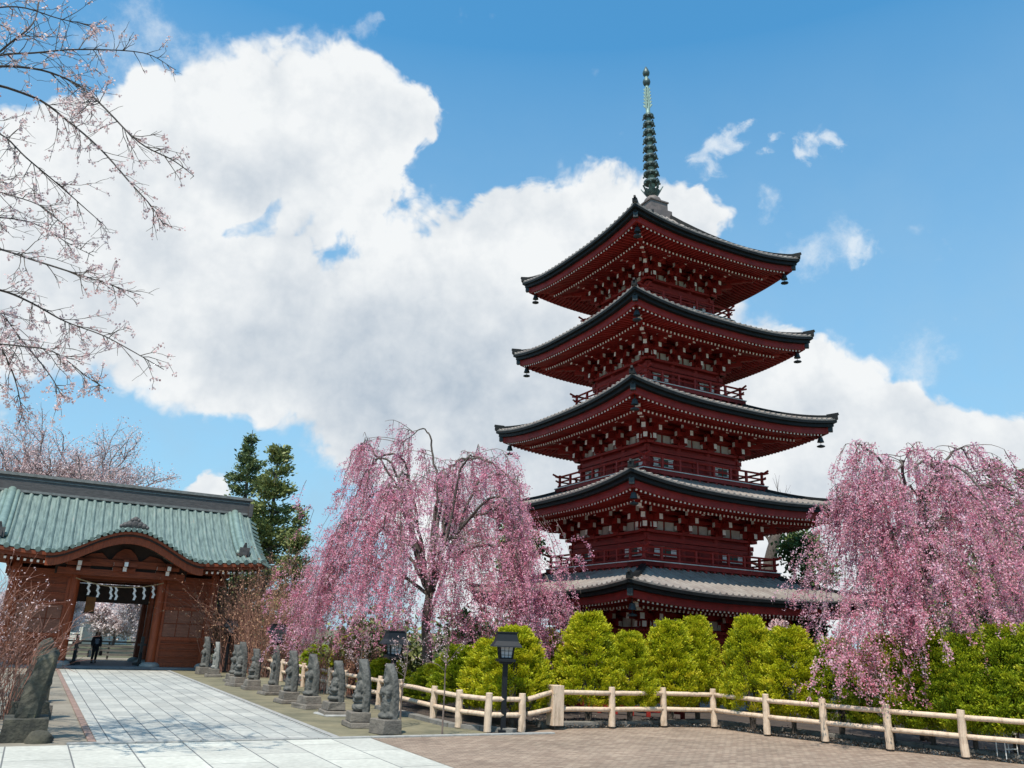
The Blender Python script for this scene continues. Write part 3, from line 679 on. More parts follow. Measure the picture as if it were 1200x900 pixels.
# ================================================================== TEMPLE GATE
GS, GT = 46.5, 3.55
GP = st(GS, GT)
gate = thing('temple_gate', 'reddish-brown wooden temple gate with green copper tiled roof and curved central gable', 'gate', GP, RZ)
def g_main(x, y):
    q = (y+2.35)/5.35; a = .60
    return 5.22+3.38*(a*q+(1-a)*q*q)+.30*(abs(x)/6.6)**3*(1-q)
def g_kara(x):
    u = min(1, abs(x)/3.55); c = (math.cos(PI*u)+1)/2
    return 5.16+1.36*(c**.85)+.10*u**6
def g_start(x):
    """where the main slope comes out of the curved gable's roof"""
    if abs(x) >= 3.45: return -2.35
    lo, hi = -2.35, 3
    zk = g_kara(x)-.02
    for _ in range(40):
        mid = (lo+hi)/2
        if g_main(x, mid) < zk: lo = mid
        else: hi = mid
    return lo
def gate_roof():
    sp = .43; offs = (-.5, -.27, -.20, -.10, 0, .10, .20, .27); hh = (0, 0, .07, .115, .13, .115, .07, 0)
    XE = 6.62; xs = []; hs = []
    for i in range(-16, 17):
        for o, h in zip(offs, hh):
            x = (i+o)*sp
            if abs(x) < XE: xs.append(x); hs.append(h)
    xs = [-XE]+xs+[XE]; hs = [0]+hs+[0]
    b = MB(); nv = 14
    G = np.zeros((nv+1, len(xs), 3))
    for j, x in enumerate(xs):
        y0 = g_start(x)
        for i in range(nv+1):
            y = y0+(3.0-y0)*i/nv; drop = .22*max(0, (abs(x)-6.05)/.57)**2
            G[i, j] = (x, y, g_main(x, y)+hs[j]-drop)
    b.grid(G)
    Gb = G.copy(); Gb[:, :, 1] = 6.0-Gb[:, :, 1]        # rear slope
    for j, x in enumerate(xs):
        for i in range(nv+1):
            y = -2.35+5.35*i/nv; drop = .22*max(0, (abs(x)-6.05)/.57)**2
            Gb[i, j] = (x, 6.0-y, g_main(x, y)+hs[j]-drop)
    b.grid(Gb[::-1])
    ro = b.build('roof', VERDI, gate)
    # round tile ends along the straight eaves, and the edge below them
    e = MB()
    for i in range(-15, 16):
        x = i*sp
        if abs(x) > 3.4:
            z = g_main(x, -2.35)
            e.tube([(x, -2.40, z+.02), (x, -2.25, z+.05)], .125, 10, 0)
    e.build('tile_end', VERDI_B, ro)
    for sx in (-1, 1):
        d = MB()
        for k in range(12):
            xa = sx*(3.35+(6.60-3.35)*k/12); xb = sx*(3.35+(6.60-3.35)*(k+1)/12)
            d.beam((xa, -2.25, g_main(xa, -2.35)-.12), (xb, -2.25, g_main(xb, -2.35)-.12), .16, .17)
            d.beam((xa, -2.12, g_main(xa, -2.35)-.28), (xb, -2.12, g_main(xb, -2.35)-.28), .12, .17)
        d.build('eave_board', GWOOD, ro)
    # ridge with its cap and end tiles
    r = MB(); r.box((0, 3, 8.92), (12.9, .44, .80), 0, 0); r.box((0, 3, 8.52), (12.7, .66, .12), 0, 1); r.box((0, 3, 9.15), (12.94, .50, .05), 0, 1)
    r.box((0, 3, 9.37), (13.1, .64, .12), 0, 1); r.box((0, 3, 9.45), (13.0, .36, .07), 0, 1)
    for sx in (-1, 1): r.box((sx*6.5, 3, 8.75), (.22, .8, .75), 0, 0)
    r.build('ridge', [RIDGE, mat('pale_ridge_cap', (.20, .20, .185), (.12, .12, .11), rough=.6, scale=4)], ro)
    # descending ridges
    for sx in (-1, 1):
        c = MB(); x = sx*5.62; pts = []
        for i in range(11):
            y = -1.35+(2.75+1.35)*i/10; pts.append((x, y, g_main(x, y)+.17))
        c.tube(pts, [.20]*11, 10, 0)
        pts2 = [(x+sx*.27, p[1], p[2]-.06) for p in pts]; c.tube(pts2, [.12]*11, 8, 0)
        pts3 = [(x-sx*.27, p[1], p[2]-.06) for p in pts]; c.tube(pts3, [.12]*11, 8, 0)
        dr = c.build('descending_ridge', VERDI_B, ro, smooth=True)
        o = MB(); z = g_main(x, -1.4)
        o.box((x, -1.45, z+.24), (.50, .14, .46), 0, 0); o.box((x, -1.54, z+.2), (.28, .08, .26), 0, 0); o.beam((x, -1.45, z+.45), (x, -1.55, z+.72), .22, .12, 0, None, .05, .08)
        o.build('end_tile', RIDGE, dr)
    # verge: tiles turned over the gable edge, barge boards
    for sx in (-1, 1):
        v = MB(); n = 14
        for i in range(n):
            for rear in (0, 1):
                y = -2.3+5.2*i/n; yy = 6-y if rear else y
                z = g_main(6.6, y)-.2
                v.beam((sx*6.45, yy, z+.10), (sx*6.86, yy, z-.10), .30, .10, 0)
        v.build('verge_tile', VERDI_B, ro)
        bb = MB()
        for rear in (0, 1):
            for i in range(10):
                ya = -2.2+5.2*i/10; yb = -2.2+5.2*(i+1)/10
                za, zb = g_main(6.3, ya)-.55, g_main(6.3, yb)-.55
                if rear: ya, yb = 6-ya, 6-yb
                bb.beam((sx*6.35, ya, za), (sx*6.35, yb, zb), .09, .42)
        bb.build('barge_board', GWOOD, ro)
        tri = MB(); ys = np.linspace(-1.2, 7.2, 15)
        poly = [(y, (g_main(4.9, min(y, 6-y)))-.30) for y in ys]+[(7.2, 4.6), (-1.2, 4.6)]
        V = [(sx*4.95, y, z) for y, z in poly]+[(sx*5.05, y, z) for y, z in poly]; nn = len(poly)
        tri.add(V, [tuple(range(nn)), tuple(range(2*nn-1, nn-1, -1))]+[(i, (i+1) % nn, nn+(i+1) % nn, nn+i) for i in range(nn)])
        tri.build('gable_wall', GWOOD, gate)
    # underside of the slopes and rafters with white ends
    u = MB()
    for rear in (0, 1):
        for sx in (-1, 1):
            for x0, x1 in ((3.35, 6.35),):
                Gs = np.zeros((6, 6, 3))
                for i in range(6):
                    for j in range(6):
                        x = sx*(x0+(x1-x0)*j/5); y = -2.1+4.6*i/5
                        Gs[i, j] = (x, 6-y if rear else y, g_main(x, y)-.36)
                u.grid(Gs)
    n = 0
    for i in range(-23, 24):
        x = i*.27
        if abs(x) < 3.2 or abs(x) > 6.3: continue
        u.beam((x, 0.3, g_main(x, .3)-.46), (x, -2.02, g_main(x, -2.02)-.62), .10, .12, 0, 1)
    u.build('rafter_soffit', [GWOOD, WHITE], ro)
    # curved central gable
    k = MB(); xs2 = []; hs2 = []
    for i in range(-14, 15):
        for o, h in ((-.5, 0), (-.3, .02), (-.15, .06), (0, .075), (.15, .06), (.3, .02)):
            x = (i+o)*.25
            if abs(x) <= 3.55: xs2.append(x); hs2.append(h)
    Gk = np.zeros((8, len(xs2), 3))
    for j, x in enumerate(xs2):
        y1 = max(-2.30, g_start(x)+.05)
        for i in range(8): Gk[i, j] = (x, -2.88+(y1+2.88)*i/7, g_kara(x)+hs2[j]+.02*i/7)
    k.grid(Gk)
    kr = k.build('curved_gable', VERDI, gate)
    t = MB()
    for i in range(-14, 15):
        x = i*.25; t.tube([(x, -2.93, g_kara(x)-.01), (x, -2.80, g_kara(x)+.01)], .105, 8, 0)
    t.build('tile_end', VERDI_B, kr)
    bb = MB(); n = 48
    def strip(y0, y1, off, h, mi, shrink=1.0, thick=None):
        for i in range(n):
            xa, xb = -3.5+7.0*i/n, -3.5+7.0*(i+1)/n
            za, zb = g_kara(xa)-off, g_kara(xb)-off
            ha = h*(.72+.28*abs(xa/3.5)) if thick else h; hb = h*(.72+.28*abs(xb/3.5)) if thick else h
            V = [(xa, y0, za), (xb, y0, zb), (xb, y0, zb-hb), (xa, y0, za-ha), (xa, y1, za), (xb, y1, zb), (xb, y1, zb-hb), (xa, y1, za-ha)]
            bb.add(V, [(0, 3, 2, 1), (0, 1, 5, 4), (3, 7, 6, 2), (4, 5, 6, 7)], mi)
    strip(-2.80, -2.55, .10, .12, 0); strip(-2.70, -2.50, .22, .10, 1); strip(-2.60, -2.42, .32, .34, 0)
    bb.build('barge_board', [GWOODV, GDARK], kr)
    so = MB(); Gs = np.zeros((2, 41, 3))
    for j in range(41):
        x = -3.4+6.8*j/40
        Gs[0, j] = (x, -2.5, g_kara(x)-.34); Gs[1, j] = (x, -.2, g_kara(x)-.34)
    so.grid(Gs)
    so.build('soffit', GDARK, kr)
    # carved ridge-end ornament on top of the curved gable
    o = MB(); zo = g_kara(0)+.08
    for x, z, r in ((0, .22, .26), (-.22, .18, .18), (.22, .18, .18), (-.42, .12, .14), (.42, .12, .14), (0, .42, .15), (-.14, .38, .10), (.14, .38, .10), (-.58, .06, .09), (.58, .06, .09)):
        o.lathe([(r*.3, -.1), (r, -.06), (r, .06), (r*.3, .1)], 10, (0, 0, 0))
        nv_ = 40
        for q in range(len(o.v)-nv_, len(o.v)):
            vx, vy, vz = o.v[q]; o.v[q] = (x+vx, -2.72-vz*1.1, zo+z+vy)
    o.build('ridge_ornament', RIDGE, kr)
    # tympanum
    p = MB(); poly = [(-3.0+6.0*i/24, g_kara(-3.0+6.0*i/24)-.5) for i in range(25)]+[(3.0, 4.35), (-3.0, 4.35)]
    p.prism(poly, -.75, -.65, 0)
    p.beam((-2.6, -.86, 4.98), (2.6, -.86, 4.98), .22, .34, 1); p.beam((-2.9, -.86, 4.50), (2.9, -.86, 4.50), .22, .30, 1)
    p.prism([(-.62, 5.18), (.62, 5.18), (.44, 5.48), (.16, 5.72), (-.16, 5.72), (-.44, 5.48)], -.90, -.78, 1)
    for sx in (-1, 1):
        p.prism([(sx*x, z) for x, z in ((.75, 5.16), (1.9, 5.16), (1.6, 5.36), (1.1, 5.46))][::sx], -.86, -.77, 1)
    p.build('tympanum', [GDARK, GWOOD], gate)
gate_roof()
def gate_body():
    # stone platform and steps
    b = MB(); b.box((0, 2.9, .06), (9.9, 7.0, .12))
    b.build('platform', PLATF, gate, bevel=.01)
    for x in (-4.62, -2.02, 2.02, 4.62):
        for y in (0, 3.0, 6.0):
            front = y == 0
            p = MB(); p.tube([(x, y, .12), (x, y, 4.95)], .23, 16, 0, False)
            po = p.build('pillar', GWOODV, gate, smooth=True)
            s_ = MB(); s_.lathe([(.50, 0), (.48, .10), (.40, .19), (.28, .24)], 16, (x, y, .10)); s_.build('base_stone', PALESTONE, po, smooth=True)
    w = MB()
    for y in (0, 3.0, 6.0):
        w.box((0, y, 4.40), (10.1, .24, .34), 0, 0); w.box((0, y, 4.86), (10.3, .30, .20), 0, 0)
    for x in (-4.62, -2.02, 2.02, 4.62):
        w.box((x, 3, 4.62), (.20, 6.8, .26), 0, 0)
    w.box((0, 3.0, 3.62), (4.0, .22, .92), 0, 1)       # lintel above the doorway at mid depth
    w.box((0, 3, 4.985), (9.6, 6.5, .05), 0, 1)
    w.build('beam', [GWOOD, GDARK], gate)
    # brackets with white nosings under the eaves
    for x in (-4.62, -2.02, 0.0, 2.02, 4.62):
        k = MB(); z = 5.02 if abs(x) > 3 else (4.56 if x else 4.62)
        y0 = -.2 if abs(x) > 3 else (-.62 if x else -.9)
        k.box((x, y0+.02, z), (.42, .34, .20), 0, 0)
        for j in range(2):
            k.beam((x, y0, z+.06+.22*j), (x, y0-.62-.42*j, z+.08+.22*j), .17, .21, 0, 1)
            for sx in (-1, 1): k.beam((x, y0-.16-.42*j, z+.08+.22*j), (x+sx*.52, y0-.16-.42*j, z+.08+.22*j), .15, .18, 0, 1)
        k.box((x, y0-.75, z+.46), (.22, .22, .14), 0, 0)
        k.build('bracket', [GWOOD, WHITE], gate)
    # side bays: plank wall with a lighter lattice panel
    for sx in (-1, 1):
        xc = sx*3.32
        q = MB()
        q.box((xc, .0, 2.2), (2.18, .08, 4.05), 0, 0)
        for z, h, mi in ((.22, .22, 1), (1.50, .16, 1), (2.98, .16, 1), (3.45, .05, 1), (3.85, .05, 1), (.62, .04, 1), (.95, .04, 1), (1.25, .04, 1)): q.box((xc, -.07, z), (2.20, .08, h), 0, mi)
        for x in (-1.04, 1.04): q.box((xc+x, -.075, 2.2), (.12, .09, 4.0), 0, 1)
        wl = q.build('side_wall', [GWOOD, GWOODV], gate)
        lp = MB()
        for i in range(3):
            for j in range(2): lp.box((xc-.66+.66*i, -.055, 1.90+.68*j), (.60, .03, .62), 0, 0)
        lp.build('lattice_panel', GPANEL, wl)
        # inner side walls of the passage
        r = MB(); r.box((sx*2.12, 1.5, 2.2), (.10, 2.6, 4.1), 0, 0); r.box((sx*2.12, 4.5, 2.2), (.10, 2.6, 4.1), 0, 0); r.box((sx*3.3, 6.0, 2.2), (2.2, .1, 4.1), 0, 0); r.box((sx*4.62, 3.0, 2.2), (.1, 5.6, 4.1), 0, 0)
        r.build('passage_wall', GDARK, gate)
gate_body()
def gp(x, y, z=0.0):
    c, s_ = math.cos(RZ), math.sin(RZ); return (GP[0]+x*c-y*s_, GP[1]+x*s_+y*c, z)
# straw rope with paper streamers, hung between the front pillars
rope = thing('straw_rope', 'thin sagging straw rope hung across the gate opening with white zigzag paper streamers', 'rope', gp(0, -.34, 4.18), RZ)
rb = MB(); pts = [(x, 0, .32*(x/2.0)**2-.30) for x in np.linspace(-2.02, 2.02, 17)]
rb.tube(pts, .028, 6); rb.build('cord', ROPE, rope)
for x in (-1.45, -1.02, -.42, -.18, .66, 1.10, 1.52):
    z0 = .32*(x/2.0)**2-.32; p = MB(); zz = z0; xx = x
    for k in range(4):
        dx = .10*(1 if k % 2 == 0 else -.35); 
        V = [(xx-.052, -.01-.006*k, zz), (xx+.052, -.01-.006*k, zz), (xx+dx+.052, -.02-.006*k, zz-.17), (xx+dx-.052, -.02-.006*k, zz-.17)]
        p.add(V+[(a, b_+.004, c) for a, b_, c in V], [(0, 1, 2, 3), (7, 6, 5, 4), (0, 4, 5, 1), (2, 6, 7, 3), (1, 5, 6, 2), (3, 7, 4, 0)]); xx += dx*.7; zz -= .145
    p.build('paper_streamer', PAPER, rope)
# amber sign board hanging in the passage
sg = thing('hanging_sign', 'amber wooden sign board hanging inside the gate passage under the dark lintel', 'sign', gp(-1.02, 2.72, 2.72), RZ)
b = MB(); b.box((0, 0, .30), (.46, .10, .86)); b.build('board', AMBER, sg, bevel=.01)
b = MB(); b.box((0, -.055, .72), (.52, .05, .07)); b.box((0, -.055, -.11), (.52, .05, .07)); b.build('frame', BLACKW, sg)
b = MB(); 
for x in (-.15, .15): b.tube([(x, 0, .72), (x, 0, .95)], .012, 5)
b.build('hanger', BLACKW, sg)
# black barrier stands on either side of the passage
for x, lab in ((-1.38, 'black wooden barrier post standing at the left side of the gate passage'), (1.62, 'black wooden barrier post standing at the right side of the gate passage')):
    t = thing('barrier_stand', lab, 'barrier', gp(x, .9, .12), RZ, 'barrier stands in the gate passage')
    b = MB(); b.box((0, 0, .72), (.16, .16, 1.40), 0, 0, .92); b.build('post', BLACKW, t, bevel=.008)
    b = MB(); b.box((0, 0, .08), (.16, .95, .14)); b.box((0, 0, .08), (.62, .14, .13)); b.build('foot', BLACKW, t)
    b = MB()
    for sy in (-1, 1): b.beam((0, sy*.42, .14), (0, sy*.06, .62), .09, .09)
    b.box((0, 0, 1.02), (.42, .08, .10)); b.build('brace', BLACKW, t)
# beyond the gate: paling, leaning stay, bright building
t = thing('slatted_railing', 'weathered grey railing with horizontal slats seen through the gate opening', 'railing', gp(0, 10.5, 0), RZ)
b = MB()
for z in (.28, .52, .76): b.box((0, 0, z), (9, .05, .13))
b.box((0, 0, 1.02), (9.2, .12, .09), 0, 1)
b.build('rail', [KERB, BLACKW], t)
for k in range(6):
    b = MB(); b.box((-4.2+1.68*k, .07, .50), (.11, .09, 1.0)); b.build('post', KERB, t)
t = thing('pale_house', 'pale two-storey house with dark windows seen far beyond the gate opening', 'house', at(99, 735, 84)*(1, 1, 0), -.30)
b = MB(); b.box((0, 0, 3.0), (5.4, 6, 6.0)); b.build('wall', mat('pale_render', (.62, .60, .54), (.50, .49, .44), rough=.9, scale=1), t)
b = MB(); b.prism([(-3.4, 6.0), (3.4, 6.0), (2.0, 7.5), (-2.0, 7.5)], -3.4, 3.4); b.build('roof', mat('blue_grey_roof', (.14, .17, .21), (.1, .12, .15), rough=.7, scale=2), t)
for x in (-1.9, 0, 1.9):
    for z in (1.6, 4.3):
        b = MB(); b.box((x, -3.03, z), (1.15, .12, 1.3)); w_ = b.build('window', WHITE, t)
        b = MB(); b.box((x, -3.10, z), (.95, .04, 1.1)); b.build('pane', mat('dark_glass', (.06, .09, .12), rough=.1), w_)

# ================================================================== STONE STATUES
def stele_mesh(seed, w=.25, h=1.08):
    rng = np.random.default_rng(seed); V = []; F = []
    def ell(c, r, n=12, m_=9):
        o = len(V)
        for i in range(m_+1):
            p = PI*i/m_
            for j in range(n):
                q = 2*PI*j/n; V.append((c[0]+r[0]*math.sin(p)*math.cos(q), c[1]+r[1]*math.sin(p)*math.sin(q), c[2]+r[2]*math.cos(p)))
        for i in range(m_):
            for j in range(n): F.append((o+i*n+j, o+(i+1)*n+j, o+(i+1)*n+(j+1) % n, o+i*n+(j+1) % n))
    # back slab, pointed like a boat's bow and bending forward at the top
    nz, nx = 22, 11; o = len(V); th = .215
    for side in (0, 1):
        for i in range(nz+1):
            v = i/nz; hw = w*(1.0-.10*v)*(1 if v < .62 else max(.04, (1-((v-.62)/.38)**1.9)**.75))
            for j in range(nx):
                u = -1+2*j/(nx-1); y = .005-.11*max(0, v-.35)**1.6/.65**1.6*1.1 + (th*(1-.35*u*u) if side else -.015+.03*u*u)
                V.append((u*hw, y, v*h))
    K = (nz+1)*nx
    for i in range(nz):
        for j in range(nx-1):
            F.append((o+i*nx+j, o+i*nx+j+1, o+(i+1)*nx+j+1, o+(i+1)*nx+j)); F.append((o+K+i*nx+j+1, o+K+i*nx+j, o+K+(i+1)*nx+j, o+K+(i+1)*nx+j+1))
        for j in (0, nx-1):
            q = (o+i*nx+j, o+(i+1)*nx+j, o+K+(i+1)*nx+j, o+K+i*nx+j); F.append(q if j == 0 else q[::-1])
    F.append(tuple(o+j for j in range(nx))[::-1]+tuple(o+K+j for j in range(nx))); F.append(tuple(o+nz*nx+j for j in range(nx))+tuple(o+K+nz*nx+j for j in range(nx))[::-1])
    s_ = h/1.08; sit = seed % 2
    if sit:    # seated on a lotus, knees apart
        ell((0, -.02, .10*s_), (.235, .17, .10*s_)); ell((0, -.03, .23*s_), (.20, .15, .07*s_))
        ell((-.10, -.08, .31*s_), (.125, .10, .07*s_)); ell((.10, -.08, .31*s_), (.125, .10, .07*s_)); ell((0, -.03, .47*s_), (.125, .095, .17*s_))
        ell((0, -.03, .58*s_), (.155, .075, .06*s_)); ell((0, -.125, .40*s_), (.06, .045, .045*s_)); ell((-.14, -.05, .48*s_), (.045, .06, .12*s_)); ell((.14, -.05, .48*s_), (.045, .06, .12*s_)); zh = .72*s_
    else:      # standing, robe to the feet, hands joined
        ell((0, -.02, .07*s_), (.22, .16, .08*s_)); ell((0, -.035, .30*s_), (.13, .095, .27*s_)); ell((-.05, -.05, .22*s_), (.075, .08, .20*s_)); ell((.05, -.05, .22*s_), (.075, .08, .20*s_)); ell((0, -.03, .53*s_), (.135, .09, .14*s_))
        ell((0, -.03, .61*s_), (.15, .07, .05*s_)); ell((0, -.135, .53*s_), (.045, .04, .06*s_)); ell((-.125, -.075, .52*s_), (.045, .07, .10*s_)); ell((.125, -.075, .52*s_), (.045, .07, .10*s_)); zh = .75*s_
    ell((0, -.055, zh), (.072, .078, .095*s_)); ell((0, -.045, zh+.095*s_), (.045, .045, .04*s_)); ell((0, -.135, zh-.01), (.016, .016, .025)); ell((-.072, -.05, zh), (.014, .022, .04)); ell((.072, -.05, zh), (.014, .022, .04))
    ell((0, -.045, zh-.10*s_), (.05, .05, .05))
    me = new_mesh('carved_figure_rough', V, F, [STONE]); ob = link('carved_figure_rough', me)
    rm = ob.modifiers.new('r', 'REMESH'); rm.mode = 'VOXEL'; rm.voxel_size = .016
    bpy.context.view_layer.update()
    dg = bpy.context.evaluated_depsgraph_get(); m2 = bpy.data.meshes.new_from_object(ob.evaluated_get(dg))
    bpy.data.objects.remove(ob); m2.name = 'carved_figure'; m2.materials.clear(); m2.materials.append(STONE)
    n = len(m2.vertices); co = np.empty(3*n); m2.vertices.foreach_get('co', co); co = co.reshape(-1, 3)
    d = np.zeros(n); ph = rng.uniform(0, 6, (10, 4)); fr = rng.uniform(14, 75, (10, 3))
    for k in range(10): d += np.sin(co@(fr[k]*np.where(rng.uniform(size=3) < .5, -1, 1))+ph[k, 0])*(.11/np.linalg.norm(fr[k]))
    fold = np.sin(co[:, 2]*95+6*np.abs(co[:, 0])*10)*.0035*(co[:, 1] < -.02)*(co[:, 2] < .62*s_)
    nr = co-np.array((0, .05, 0)); nr[:, 2] = 0; nr /= (np.linalg.norm(nr, axis=1)[:, None]+1e-6)
    co += nr*(d+fold+rng.normal(size=n)*.0012)[:, None]
    m2.vertices.foreach_set('co', co.reshape(-1)); m2.polygons.foreach_set('use_smooth', np.ones(len(m2.polygons), dtype=bool)); m2.update()
    return m2
STELES = [stele_mesh(10+k, .225+.018*(k % 3), 1.08) for k in range(5)]
def rough_block(seed, sx, sy, sz, m_=STONEB):
    rng = np.random.default_rng(seed); b = MB(); n = 5
    # a slightly irregular dressed block
    b.box((0, 0, sz/2), (sx, sy, sz), 0, 0, .95)
    b.v = [(x+rng.normal()*.012, y+rng.normal()*.012, z+rng.normal()*.006) for x, y, z in b.v]
    return b.mesh('base_block', [m_])
stat = [((238,790),(244,746)),((251,793),(254,752)),((263,799),(267,755)),((277,804),(284,752)),((294,808),(300,760)),((312,814),(319,756)),((336,824),(338,762)),((360,830),(366,766)),((389,838),(396,774)),((427,852),(428,772)),((470,860),(474,778))]
desc = ['weathered stone figure nearest the gate wall, farthest of the row right of the walkway',
        'pale slim stone figure, second from the gate in the row right of the walkway',
        'stone figure on a low rough base, third from the gate beside the walkway',
        'broad stone figure on a wide two-step base, fourth from the gate beside the walkway',
        'stone figure with a bent head on a double base, fifth from the gate',
        'slender dark stone figure, middle one of the row right of the walkway',
        'thick stone figure on a brown block and slab, fifth from the near end',
        'stone figure with a blunt top on two rough blocks, fourth from the near end',
        'stone figure on a base with a pale bottom edge, third from the near end',
        'stone figure with curved pointed top on a stepped base, second from the near end',
        'stone figure on a single squat block at the near plaza end of the row']
for k, ((bx, by), (tx, ty)) in enumerate(stat):
    P = gnd(bx, by); 
    T_ = P[:2]@eT; S_ = P[:2]@dS; T_ = 7.72+.15*((k*7) % 3-1); P = np.array(st(S_+.12, T_))
    htot = zat(P, tx, ty); 
    rot = RZ-PI/2+[.1, -.15, .05, .2, -.1, .12, -.05, .15, .0, -.12, .18][k]
    t = thing('stone_statue', desc[k], 'statue', P, rot, 'stone figures along the walkway')
    rng = np.random.default_rng(k+50)
    if k in (10, 0): hb = [.33]; ws = [(.64, .54)]
    elif k in (2, 5): hb = [.11, .22]; ws = [(.84, .68), (.60, .50)]
    else: hb = [.13, .23]; ws = [(.90, .72), (.64, .52)]
    z = 0
    for (a, c), hh_ in zip(ws, hb):
        o = link('base_block', rough_block(k*3+int(z*10), a, c, hh_), t, (rng.normal()*.02, rng.normal()*.02, z-.01), rng.normal()*.04); z += hh_
        bv = o.modifiers.new('bevel', 'BEVEL'); bv.width = .022; bv.segments = 2
    if k == 8: link('base_edge', rough_block(444, 1.0, .82, .045, PALESTONE), t, (0, 0, 0), .03)
    fg = link('carved_figure', STELES[(k*2) % 5], t, (0, 0, z-.02), 0); sc_ = (htot-z+.02)/1.08
    wd = 1.12 if k not in (1, 5) else .9
    fg.scale = (wd, wd, sc_)
    if k == 1: fg.data = fg.data.copy(); fg.data.materials[0] = mat('pale_lichen_stone', (.27, .265, .235), (.16, .16, .145), rough=.9, scale=5, bump=.5, bscale=24)
# old stone slabs on the left of the walkway
def slab_mesh(seed, w, d, h):
    rng = np.random.default_rng(seed); b = MB(); nz = 12; n = 14
    G = []
    for i in range(nz+1):
        v = i/nz
        for j in range(n):
            a = 2*PI*j/n; ca, sa = math.cos(a), math.sin(a)
            r = 1/((abs(ca)/w)**4+(abs(sa)/d)**4)**.25*(1-.16*v)*(1 if v < .9 else 1-.35*((v-.9)/.1)**2)
            r += rng.normal()*.014+.02*math.sin(9*v+seed+2*a)
            G.append((r*ca, r*sa-.19*v, v*h-.10*(r*sa/d)*v*v))
    F = []
    for i in range(nz):
        for j in range(n):
            j2 = (j+1) % n; F.append((i*n+j, i*n+j2, (i+1)*n+j2, (i+1)*n+j))
    F.append(tuple(nz*n+j for j in range(n)))
    b.add(G, F); return b.mesh('slab', [STONEM], smooth=False)
for k, (px, py, ty, lab) in enumerate([(26, 866, 764, 'large dark mossy stone slab standing at the near left edge of the walkway'), (30, 842, 752, 'second mossy stone slab behind the nearest one left of the walkway'), (33, 822, 744, 'third standing stone slab left of the walkway, half hidden by bare twigs'), (36, 806, 742, 'farthest standing stone slab left of the walkway')]):
    P = gnd(px, py); h_ = zat(P, px+14, ty)
    t = thing('standing_stone', lab, 'stone', P, RZ+PI/2+.1*k, 'standing stones left of the walkway')
    link('base_block', rough_block(200+k, 1.0, .8, .42, STONEM), t, (0, 0, -.02))
    o = link('slab', slab_mesh(70+k, .25-.02*k, .22, (h_-.38)*(1 if k == 0 else .86)), t, (0, 0, .38))
rng = np.random.default_rng(5)
for k in range(9):
    P = np.array(st(18.95+k*1.25+rng.uniform(-.3, .3), .42+rng.uniform(-.18, .18))); b = MB(); r = rng.uniform(.13, .24)
    n = 9; V = []
    for i in range(5):
        for j in range(n):
            a = 2*PI*j/n; rr = r*[1, 1.05, .9, .6, .2][i]*(1+rng.normal()*.1); V.append((rr*math.cos(a)*1.3, rr*math.sin(a), [-.02, .07, .14, .19, .21][i]*r/.18))
    F = [(i*n+j, i*n+(j+1) % n, (i+1)*n+(j+1) % n, (i+1)*n+j) for i in range(4) for j in range(n)]+[tuple(4*n+j for j in range(n))]
    b.add(V, F); o = b.build('rock', STONEB if k % 3 else STONEM, None, P, rng.uniform(0, 3), smooth=True)
    tag(o, 'small rough stone edging the dirt strip left of the walkway', 'rock', 'edging stones left of the walkway')
P = gnd(54, 842); b = MB(); b.box((0, 0, .14), (.20, .14, .30), 0, 0, .92)
tag(b.build('marker_post', STONEB, None, P, RZ, bevel=.01), 'short square pale marker stub on the dirt strip left of the walkway', 'marker')

# ================================================================== FENCES
def log_fence(name, label, pts, heights, bigs=(), group='log fences'):
    t = thing(name, label, 'fence', (pts[0][0], pts[0][1], 0), 0, group); o0 = np.array((pts[0][0], pts[0][1], 0)); tops = []
    for i, (p, h) in enumerate(zip(pts, heights)):
        z0 = .10 if h > .9 else .06
        p = np.array((p[0], p[1], 0))-o0; b = MB(); r = .175 if i in bigs else .092; rng = np.random.default_rng(i+len(pts)*7)
        if i in bigs: b.box((p[0], p[1], z0+h/2), (.34, .36, h), PRZ, 0)
        else:
            n = 7; tl = rng.normal(size=2)*.012
            b.tube([(p[0]+tl[0]*k/n+rng.normal()*.004, p[1]+tl[1]*k/n+rng.normal()*.004, z0-.06+(h+.06)*k/n) for k in range(n+1)], [r*(1.04-.06*k/n+rng.normal()*.02) for k in range(n)]+[r*.93], 12, 0)
        b.build('post', FENCE, t, smooth=False, bevel=.012)
        tops.append((p, z0, h))
    for (p, z0, h), (q, w0, k) in zip(tops[:-1], tops[1:]):
        for fr in (.40, .83):
            b = MB(); a = p+(0, 0, z0+h*fr); c = q+(0, 0, w0+k*fr); n = 5; rng = np.random.default_rng(int(abs(a[0]*100))+int(fr*10))
            b.tube([a+(c-a)*i/n+(0, 0, rng.normal()*.002) for i in range(n+1)], [.062*(1+rng.normal()*.012) for _ in range(n+1)], 10, 0)
            b.build('rail', FENCE, t, smooth=True)
lf = [st(19.2+1.72*k, 10.08)[:2] for k in range(16)][::-1]
lf += [gnd(611, 858)[:2]]
lf[-2] = tuple(gnd(571, 858)[:2]); lf[-3] = tuple(gnd(537, 853)[:2]); lf[-4] = tuple(gnd(507, 846)[:2])
log_fence('log_fence', 'cream log fence running behind the row of stone figures up to the gate', lf, [.86]*len(lf))
rf = [gnd(613, 857.5)[:2]+np.array((.10, .10))]+[gnd(px, py, .10)[:2] for px, py in ((650, 850), (717, 849), (778, 848), (837, 849), (899, 858), (967, 866), (1043, 875), (1131, 884))]
d_ = rf[-1]-rf[-2]; rf += [rf[-1]+d_*.98, rf[-1]+d_*2.0]
log_fence('log_fence', 'cream log fence with one thick square post along the plaza kerb before the golden hedge', rf[1:], [1.0]+[.97]*9, (0,))
t = thing('sloping_rails', 'pair of sloping cream rails joining the two log fences beside the thick square post', 'fence', (rf[0][0], rf[0][1], 0), 0, 'log fences')
